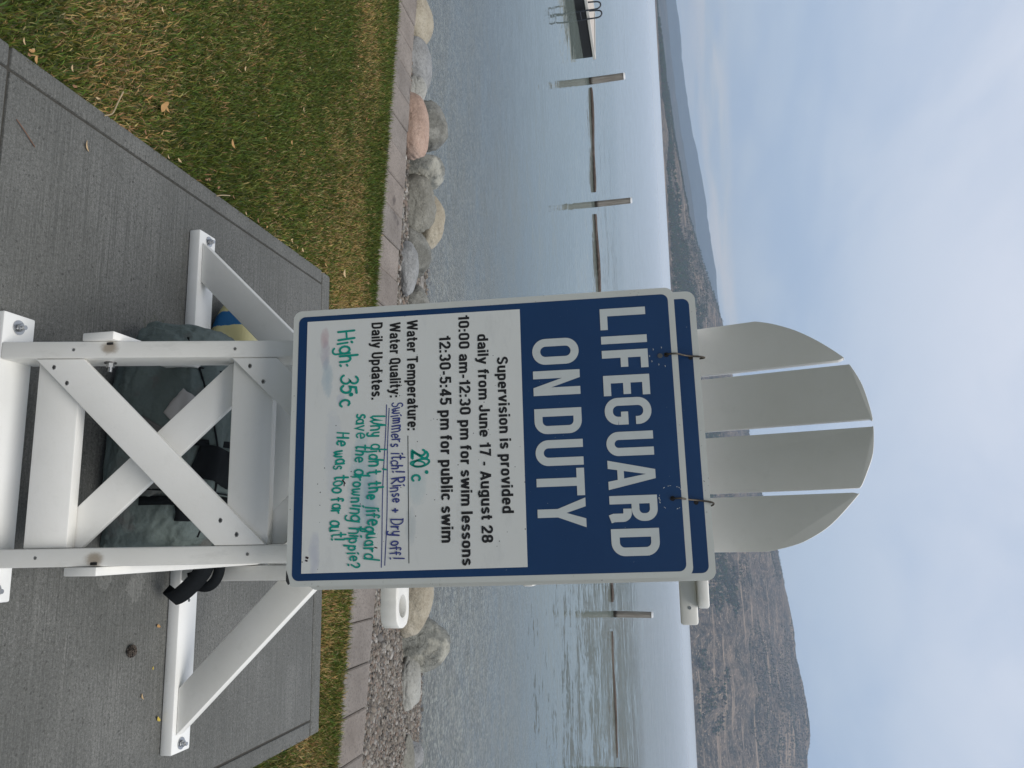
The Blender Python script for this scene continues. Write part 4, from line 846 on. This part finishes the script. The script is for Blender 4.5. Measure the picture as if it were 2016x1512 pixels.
def smudge_panel():
    m = M('whiteboard_panel', .36, .5); x, y, z = m.sepx(); g = m.ramp(m.noise(3, 4, .6), [(.3, (.66, .675, .66)), (.7, (.71, .725, .71))])
    g = m.mix(m.ramp(m.noise(1, 5, .7, m.map((7, 22, 1), (2, 5, 0))), [(.56, 0), (.72, .22)]), g, (.42, .44, .45))
    def patch(cx, cy, rx, ry, col, amt, k=1.):
        nonlocal g
        dx = m.math('DIVIDE', m.math('SUBTRACT', x, cx), rx); dy = m.math('DIVIDE', m.math('SUBTRACT', y, cy), ry)
        d = m.math('ADD', m.math('ADD', m.math('MULTIPLY', dx, dx), m.math('MULTIPLY', dy, dy)), m.math('MULTIPLY', m.math('SUBTRACT', m.noise(30, 5, .75, m.map((1, 1.6, 1), (cx * 9, cy * 9, 0))), .5), 2.2))
        g = m.mix(m.ramp(d, [(0, amt), (.6, amt * .6), (1.15, 0)]), g, col)
    patch(.060, .067, .028, .010, (.42, .20, .24), .45); patch(.095, .069, .035, .011, (.25, .19, .30), .38); patch(.145, .074, .045, .013, (.24, .38, .48), .45)
    patch(.38, .150, .13, .030, (.22, .42, .50), .42); patch(.37, .262, .05, .022, (.40, .52, .55), .40); patch(.40, .17, .07, .02, (.16, .33, .46), .35); patch(.50, .055, .05, .012, (.30, .33, .50), .35)
    patch(.30, .09, .10, .02, (.45, .50, .58), .35); patch(.19, .104, .012, .010, (.36, .40, .52), .4); patch(.45, .25, .04, .012, (.38, .44, .47), .4)
    sp = m.math('MULTIPLY', m.ramp(m.vor(95), [(0, 1), (.09, 1), (.14, 0)]), m.ramp(m.noise(24, 2), [(.585, 0), (.61, 1)])); g = m.mix(sp, g, (.05, .05, .06)); m.base(g); return m.m
PANEL = smudge_panel()
INK = flat('black_print', (.014, .014, .016), .4); GREEN = flat('green_marker', (.0, .28, .22), .45, nz=.35, scale=90); NAVY = flat('blue_marker', (.035, .05, .22), .45, nz=.4, scale=90); BRN = flat('brown_marker', (.035, .02, .025), .5)
LETW = flat('reflective_white', (.56, .60, .60), .35)
def plate(name, parent, a0, b0, a1, b1, r, th, holes=()):
    bm = bmesh.new(); P = rrect(a0, b0, a1, b1, r); A = [bm.verts.new((x, y, 0)) for x, y in P]; Bq = [bm.verts.new((x, y, -th)) for x, y in P]; bm.faces.new(A); bm.faces.new(Bq[::-1])
    for i in range(len(P)): bm.faces.new((A[i], Bq[i], Bq[(i + 1) % len(P)], A[(i + 1) % len(P)]))
    return link(name, from_bm(bm, name), SHEET, parent)
FS = empty('lifeguard_sign', label='blue and white sheet metal sign headed LIFEGUARD ON DUTY with marker notes, hung in front', cat='sign'); FS.matrix_world = sgnmat(SO)
plate('sign_plate', FS, -.003, -.002, .5625, .7875, .018, .0022)
lay('blue_field', poly(rrect(.0105, .0100, .5515, .7755, .0135)), BLUE, FS, .0004)
lay('whiteboard_panel', poly([(.0215, .0285), (.5375, .0292), (.5362, .4782), (.0230, .4778)]), PANEL, FS, .0009)
ka = .487 / 1085; C1 = [(155, 253), (283, 316), (348, 432), (462, 553), (563, 682), (713, 818), (836, 962), (988, 1098), (1127, 1240)]
lay('lettering', bigword('LIFEGUARD', [(.034 + (a - 155) * ka, .034 + (b - 155) * ka) for a, b in C1], .6392, .0902, .0158, .0145), LETW, FS, .0010)['label'] = 'large white word LIFEGUARD'
kb = .376 / 832; C2 = [(288, 406), (434, 545), (604, 716), (743, 855), (868, 985), (995, 1120)]
lay('lettering', bigword('ONDUTY', [(.089 + (a - 288) * kb, .089 + (b - 288) * kb) for a, b in C2], .5006, .0930, .0160, .0150), LETW, FS, .0010)['label'] = 'large white words ON DUTY'
for txt, a0, b0, a1, b1, cap in (("Supervision is provided", .1210, .4285, .4336, .4325, .0225), ("daily from June 17 - August 28", .0710, .3895, .4886, .3912, .0222), ("10:00 am-12:30 pm for swim lessons", .0275, .3508, .5303, .3520, .0224),
                                 ("12:30-5:45 pm for public swim", .0690, .3105, .4863, .3122, .0235), ("Water Temperature:", .0325, .2424, .2626, .2440, .0230), ("Water Quality:", .0350, .2060, .1933, .2075, .0230), ("Daily Updates.", .0325, .1675, .1960, .1688, .0235)):
    lay('lettering', fittext(txt, a0, b0, a1, b1, cap), INK, FS, .0014)
lay('underline', ribbon([(.2727, .2448), (.5233, .2468)], .0014), INK, FS, .0014)
lay('handwriting', scribble('High: 35*c', .0480, .0975, .2100, .1035, .0210, .0045, 3), GREEN, FS, .0014)
lay('handwriting', merge([scribble('20*c', .3030, .2530, .3680, .2535, .0185, .0042, 5), scribble('20', .3050, .2520, .3390, .2530, .0180, .0040, 9)]), GREEN, FS, .0014)
lay('handwriting', scribble('Swimmers itch! Rinse + Dry off!', .2040, .2125, .5170, .2115, .0155, .0028, 7), NAVY, FS, .0014)
lay('handwriting', scribble("Why didn't the lifeguard", .2270, .1690, .5160, .1575, .0180, .0036, 11), GREEN, FS, .0014)
lay('handwriting', scribble('save the drowning hippie?', .2230, .1400, .5330, .1240, .0168, .0035, 13), GREEN, FS, .0014)
lay('handwriting', scribble('He was too far out!', .2600, .0955, .4780, .0880, .0172, .0035, 15), GREEN, FS, .0014)
wob = lambda a0, b0, a1, b1, s: [(a0 + (a1 - a0) * t, b0 + (b1 - b0) * t + .0012 * math.sin(t * 7 + s)) for t in np.linspace(0, 1, 24)]
lay('underline', merge([ribbon(wob(.2070, .1995, .5300, .1905, 1), .0017), ribbon(wob(.2143, .2058, .5264, .1992, 3), .0017, False, .00003)]), NAVY, FS, .0014)
lay('marker_dash', merge([ribbon([(.356, .110), (.364, .1165)], .0028), ribbon([(.362, .1145), (.369, .1140)], .0020, False, .00003), ribbon([(.506, .0375), (.508, .0435)], .004), ribbon([(.512, .0370), (.5135, .0420)], .0032), ribbon([(.4905, .1775), (.4925, .1835)], .0022)]), BRN, FS, .0014)
def washer_ring(cx, cy, r):
    q = random.Random(4); parts_ = []
    for i in range(34):
        a = i / 34 * 360
        if q.random() < .35: continue
        P = arc(cx, cy, r * q.uniform(.96, 1.03), r * q.uniform(.96, 1.03), a, a + q.uniform(3, 11), 3); parts_.append(ribbon(P, q.uniform(.0004, .0014), False, i * .00001))
    return merge(parts_)
lay('paint_flakes', washer_ring(.415, .757, .0235), LETW, FS, .0012); lay('paint_flakes', merge([ribbon(arc(.1365 + dx_, .752 + dy_, .0015, .001, 0, 200, 3), .0008, False, i * .00002) for i, (dx_, dy_) in enumerate(((-.016, .004), (.018, -.003), (-.013, -.012), (.022, .009), (.0, -.02), (.011, -.016)))]), LETW, FS, .0012)
HOLE = flat('hole_shadow', (.012, .012, .013), .9)
def disc(cx, cy, r): return poly(arc(cx, cy, r, r, 0, 345, 23))
lay('hole', merge([disc(.1358, .7655, .0048), disc(.4165, .7585, .0048)]), HOLE, FS, .0013); lay('rivet', merge([disc(.1370, .7530, .0050)]), DARKSTEEL, FS, .0014)
lay('bent_corner', poly([(.5300, -.0019), (.5505, -.0019), (.5590, .003), (.5560, .0065), (.5400, .0022)]), flat('corner_dark', (.03, .03, .032), .7), FS, .0008)
# rear sign
RO = SO + SN * -.022
RS = empty('backing_sign', label='second blue and white sign plate mostly hidden behind the front sign, top strip showing', cat='sign'); RS.matrix_world = sgnmat(RO)
plate('sign_plate', RS, .0005, .036, .5700, .8310, .018, .0022)
lay('blue_field', poly(rrect(.0160, .052, .5560, .8185, .0135)), BLUE, RS, .0006)
for (cx_, cy_) in ((.139, .812), (.424, .802)): lay('hole', disc(cx_, cy_ + .002, .0045), HOLE, RS, .0009)
def hook(pts, lab):
    me = tube(curve(pts, 7), .0018, 10, 'sign_hook'); o = link('sign_hook', me, RUST); o.matrix_world = sgnmat(SO); tag(o, lab, 'hook', 'bent wire hooks holding the front sign')
hook([(.134, .7660, -.006), (.1352, .7675, .0035), (.1352, .785, .004), (.1358, .800, -.010), (.1372, .815, -.016), (.139, .832, -.0165), (.140, .841, -.022), (.139, .835, -.033), (.139, .815, -.036)], 'straight bent wire hook at the left hole of the sign')
hook([(.414, .7590, -.008), (.4165, .7600, .0035), (.4170, .775, .005), (.4190, .787, -.004), (.4205, .806, -.014), (.4235, .826, -.016), (.4270, .836, -.018), (.431, .832, -.026), (.432, .815, -.035)], 'curled wire hook at the scraped right hole of the sign')

# ------------------------------------------------------------------ bag under the chair
m = M('bag_fabric', .8, .25); g = m.ramp(m.noise(4, 5, .6), [(.3, (.12, .150, .143)), (.7, (.175, .215, .205))])
g = m.mix(m.ramp(m.noise(1, 4, .6, m.map((6, 9, 6), (4, 2, 1))), [(.57, 0), (.63, .6)]), g, (.15, .14, .135)); m.base(g); m.bump(m.math('ADD', m.noise(7, 4, .6), m.math('MULTIPLY', m.noise(500, 2), .05)), .9, .04); BAGM = m.m
BAG = empty('duffel_bag', (-.07, .50, 0), label='slumped grey green duffel bag with black straps under the lifeguard chair', cat='bag')
def bagsurf(u, v):   # u around, v along x
    pass
bm = bmesh.new(); bmesh.ops.create_icosphere(bm, subdivisions=6, radius=1)
for v in bm.verts:
    p = v.co.normalized(); q = Vector([math.copysign(abs(c) ** .62, c) for c in p]); q = q / max(1, q.length * .86)
    n1 = mnoise.fractal(p * 1.6 + Vector((3, 1, 7)), .9, 2, 3); fold = abs(mnoise.noise(Vector((p.x * 3.1 + .5, p.y * 1.5, p.z * 4.3)))); q = q * (1 + .08 * n1 - .035 * fold + .02 * mnoise.noise(p * 11))
    z = q.z; v.co = Vector((q.x * .315, q.y * .165, max(0.0, .165 + z * .168 - .05 * q.x * q.x - .03 * q.x)))
me = from_bm(bm, 'body'); me.polygons.foreach_set('use_smooth', [True] * len(me.polygons)); bagbody = link('body', me, BAGM, BAG)
from mathutils.bvhtree import BVHTree
tree = BVHTree.FromPolygons([v.co for v in me.vertices], [p.vertices for p in me.polygons])
def onbag(x, y, off=.002):
    hit = tree.ray_cast(Vector((x, y, 1)), Vector((0, 0, -1))); return (hit[0] + hit[1] * off) if hit[0] is not None else Vector((x, y, .004))
def onbagback(x, z, off=.002):   # from the camera side
    hit = tree.ray_cast(Vector((x, -1, z)), Vector((0, 1, 0))); return (hit[0] + hit[1] * off) if hit[0] is not None else None
def onbagdir(x, t, off=.003):    # t: 0 low front .. 1 top, as an angle over the body
    a = math.radians(8 + 100 * t); d = Vector((0, math.cos(a), -math.sin(a))); o_ = Vector((x, 0, .10)) - d * 1.2
    hit = tree.ray_cast(o_, d); return (hit[0] + hit[1] * off) if hit[0] is not None else o_ + d * 1.0
def patchgrid(name, outline, mat, off=.004, th=.003, n=14):
    """sheet lying on the bag: outline = four corners in (x, t)"""
    (a, b, c, d) = [Vector((*p, 0)) for p in outline]; V = []; F = []
    for i in range(n + 1):
        for j in range(n + 1):
            u, v = i / n, j / n; p = (a * (1 - u) + b * u) * (1 - v) + (d * (1 - u) + c * u) * v; V.append(onbagdir(p.x, p.y, off))
    for i in range(n):
        for j in range(n): k = i * (n + 1) + j; F.append((k, k + 1, k + n + 2, k + n + 1))
    me = mesh(name, V, F); o = link(name, me, mat, BAG, True); md = o.modifiers.new('thick', 'SOLIDIFY'); md.thickness = th; md.offset = 1; return o
def strap(name, pts, w, mat=BLACK, th=.003, nrm=None, parent=BAG):
    P = curve(pts, 8); V = []; F = []
    for i, p in enumerate(P):
        d = (P[min(i + 1, len(P) - 1)] - P[max(i - 1, 0)]).normalized(); nn = Vector(nrm) if nrm else Vector((0, -.5, .85)); s = d.cross(nn).normalized() * w / 2
        V += [p - s, p + s]
    for i in range(len(P) - 1): F.append((2 * i, 2 * i + 1, 2 * i + 3, 2 * i + 2))
    o = link(name, mesh(name, V, F), mat, parent, True); md = o.modifiers.new('thick', 'SOLIDIFY'); md.thickness = th; md.offset = 0; return o
patchgrid('black_flap', [(.02, .48), (.10, .42), (.13, .74), (.05, .80)], BLACK, .005)
patchgrid('black_flap', [(.13, .35), (.21, .40), (.205, .72), (.15, .70)], BLACK, .006)
patchgrid('grey_panel', [(-.05, .10), (.04, .0), (.06, .20), (-.01, .30)], flat('taupe_fabric', (.12, .115, .112), .8), .004)
patchgrid('label_tape', [(-.115, .37), (-.055, .26), (.005, .40), (-.06, .52)], flat('pale_tape', (.42, .40, .385), .7), .006, .001)
strap('webbing', [onbagdir(.16, t, .006) for t in (.1, .3, .5, .7, .9)], .022); strap('webbing', [onbagdir(.02, t, .006) for t in (.1, .3, .5, .75, .95)], .016)
strap('seam', [onbagdir(x, .55 + .5 * x, .002) for x in (-.26, -.15, -.05, .05, .15, .25)], .004); strap('seam', [onbagdir(.13 + .02 * t, t, .002) for t in (0, .3, .6, .9)], .004)
strap('seam', [onbagdir(-.20 + .06 * t, t, .002) for t in (0, .3, .6, .9)], .004)
# handwritten tag on the tape
def tagmark():
    P = []
    for stp in ([(0, 0), (.35, 1.4), (.7, 0)], [(.12, .5), (.6, .5)], A_(1.2, .4, .26, .42, 130, 480, 10), [(1.9, .0), (2.1, .5)]):
        V = [onbagdir(-.075 + (x * .018) * .9 + y * -.004, .46 - x * .045 + y * .05, .0095) for x, y in stp]
        P.append(tube(V, .0013, 5, 'mark'))
    bm = bmesh.new()
    for q in P: bm.from_mesh(q)
    return from_bm(bm, 'handwriting')
link('handwriting', tagmark(), INK, BAG)
link('buckle', box(.085, .115, -.135, -.120, .19, .205, .003), flat('buckle_plastic', (.012, .013, .015), .4), BAG)
rb = lambda *p: Vector(p) - Vector((-.07, .50, 0))
strap('carry_strap', [rb(.17, .58, .20), rb(.235, .60, .185), rb(.285, .615, .155), rb(.335, .625, .095), rb(.348, .640, .050), rb(.325, .655, .060)], .050, nrm=(.5, -.75, .5))
strap('carry_strap', [rb(.20, .64, .20), rb(.28, .66, .185), rb(.315, .665, .155), rb(.31, .665, .115), rb(.275, .65, .11)], .030, nrm=(.3, -.8, .5))

# yellow float behind the far beam
m = M('yellow_foam', .6); y0_ = m.sepx(); st = m.ramp(m.math('MULTIPLY_ADD', m.noise(14, 3), .03, m.math('ADD', y0_[0], m.math('MULTIPLY', y0_[2], -.25))), [(.0, 0), (.499, 0)])
base = m.ramp(m.noise(6, 4), [(.3, (.60, .54, .26)), (.7, (.72, .67, .38))]); stripe = m.math('COMPARE', m.math('MULTIPLY_ADD', m.noise(30, 3), .018, y0_[0]), -.065, .026)
m.base(m.mix(stripe, base, (.01, .13, .33))); FOAM = m.m
YF = empty('rescue_float', (-.42, .885, 0), label='pale yellow rescue float with a blue band lying behind the base beam', cat='float')
bm = bmesh.new(); bmesh.ops.create_icosphere(bm, subdivisions=5, radius=1)
for v in bm.verts:
    p = v.co.normalized(); q = Vector([math.copysign(abs(c) ** .55, c) for c in p]); q = q / max(1, q.length * .85); v.co = Vector((q.x * .165, q.y * .075, .075 + q.z * .075 + .03 * (q.x > 0) * q.x)); v.co.z = max(0, v.co.z)
me = from_bm(bm, 'body'); me.polygons.foreach_set('use_smooth', [True] * len(me.polygons)); link('body', me, FOAM, YF); YF.rotation_euler = (0, 0, -.2)
link('grab_strap', tube(curve([(-.10, 0, .14), (-.06, -.03, .17), (0, -.03, .185), (.06, 0, .165)], 6), .006, 8), flat('blue_rope', (.01, .10, .30), .7), YF)

# ------------------------------------------------------------------ leaves, twigs, cone
def leafmesh(L, Wd, curl, seed):
    r = random.Random(seed); V = []; F = []; n = 7
    for i in range(n + 1):
        t = i / n; w = Wd * math.sin(math.pi * min(1, t * .93 + .05)) ** .8 * r.uniform(.85, 1.12); x = L * (t - .5); z = curl * (2 * t - 1) ** 2 + .002
        V += [(x, -w / 2, z + curl * .5), (x, 0, z), (x, w / 2, z + curl * .4)]
    for i in range(n):
        for j in range(2): k = i * 3 + j; F.append((k, k + 1, k + 4, k + 3))
    me = mesh('leaf', V, F); me.polygons.foreach_set('use_smooth', [True] * len(F)); return me
LM = [flat('leaf_' + nme, c, .7, nz=.25, scale=60) for nme, c in (('ochre', (.42, .24, .09)), ('brown', (.24, .12, .06)), ('buff', (.50, .36, .20)), ('yellow', (.55, .42, .07)), ('rust', (.30, .10, .05)))]
LV = [leafmesh(.046, .020, .006, s) for s in range(5)]
for k in range(5):
    for q in range(5):
        pass
def leaf(x, y, z, rot, sc, mi, shp, lab, grp=None):
    me = LV[shp].copy(); o = link('leaf', me, LM[mi]); o.location = (x, y, z); o.rotation_euler = (rnd.uniform(-.3, .3), rnd.uniform(-.3, .3), rot); o.scale = (sc,) * 3; tag(o, lab, 'leaf', grp or 'fallen autumn leaves')
leaf(-.819, .24, .001, .6, .62, 2, 0, 'buff dry leaf lying alone on the concrete left of the chair')
leaf(.423, .665, .001, 1.2, .42, 0, 1, 'small ochre leaf on the concrete just beyond the black strap')
leaf(.535, .654, .001, .2, .22, 3, 2, 'tiny yellow leaf fragment on the concrete nearest the pine cone')
leaf(.603, .612, .001, .5, .42, 2, 3, 'small buff leaf on the concrete in front of the base beam')
leaf(.675, .688, .001, 1.0, .55, 3, 4, 'curled yellow leaf touching the right half of the base beam')
leaf(-.993, 1.858, .016, .7, .9, 2, 1, 'large pale buff leaf on the grass beyond the left corner of the pad')
leaf(-1.08, .52, .014, -.4, .95, 0, 2, 'curled ochre leaf on the grass nearest the pad edge, above the stick')
leaf(-1.15, .90, .014, .9, .75, 0, 3, 'ochre leaf on the grass about level with the bare concrete corner')
leaf(-1.55, 1.42, .014, .1, .8, 2, 4, 'small buff leaf further out in the middle of the lawn')
lp = random.Random(21)
for k in range(34):
    x, y = lp.uniform(-2.6, -.97), lp.uniform(.0, 2.2)
    leaf(x, y, .013, lp.uniform(0, 6.28), lp.uniform(.2, .5), lp.choice((0, 0, 1, 2, 2, 4)), lp.randrange(5), 'small dry brown or tan leaf scattered on the lawn left of the pad', 'small dry leaves scattered on the lawn')
for k in range(26):
    t = lp.random(); x = -XE - lp.uniform(.0, .03); y = -.1 + t * 1.8
    leaf(x, y, .008, lp.uniform(0, 6.28), lp.uniform(.22, .45), lp.choice((1, 0, 1, 2)), lp.randrange(5), 'little brown leaf scrap caught along the left edge of the concrete', 'leaf scraps along the pad edge')
TW = flat('twig', (.16, .09, .06), .8)
def twig(P, r, lab): 
    c = Vector(P[0]); o = link('twig', tube([Vector(p) - c for p in curve(P, 5)], r, 6, 'twig'), TW); o.location = c; tag(o, lab, 'twig')
twig([(-.775, .015, .004), (-.755, .045, .005), (-.735, .075, .004)], .0014, 'thin reddish twig on the concrete at the lower left')
TW = flat('straw_twig', (.42, .33, .20), .8)
twig([(-.93, .29, .008), (-.95, .315, .012), (-.99, .33, .014), (-1.03, .345, .016)], .002, 'pale bent twig at the left edge of the concrete')
twig([(-.93, .83, .010), (-.945, .86, .014), (-.96, .90, .016)], .0018, 'curved straw twig hanging over the middle of the left concrete edge')
m = M('cone_scales', .8); m.base(m.ramp(m.noise(120, 3), [(.4, (.025, .02, .017)), (.65, (.13, .105, .085))])); CONE = m.m
bm = bmesh.new()
for k in range(70):
    ph = k * 2.4; t = k / 70; rr = .018 * math.sin(math.pi * (.12 + .85 * t)) ; x = -.02 + .04 * t
    c = Vector((x, rr * math.cos(ph), .014 + rr * .75 * math.sin(ph))); n = Vector((-.25, math.cos(ph), math.sin(ph))).normalized(); a = n.orthogonal().normalized(); b = n.cross(a)
    q = [bm.verts.new(c + (a * math.cos(w) + b * math.sin(w)) * .0045 + n * .001) for w in (0, 1.57, 3.14, 4.71)]; tp = bm.verts.new(c + n * .005); bt = bm.verts.new(c - n * .006)
    for i in range(4): bm.faces.new((q[i], q[(i + 1) % 4], tp)); bm.faces.new((q[(i + 1) % 4], q[i], bt))
o = link('pine_cone', from_bm(bm, 'pine_cone'), CONE); o.scale = (.8, .8, .6); o.location = (.477, .551, .0); o.rotation_euler = (0, 0, 1.2); tag(o, 'small dark crushed pine cone on the concrete right of the chair', 'pine cone')
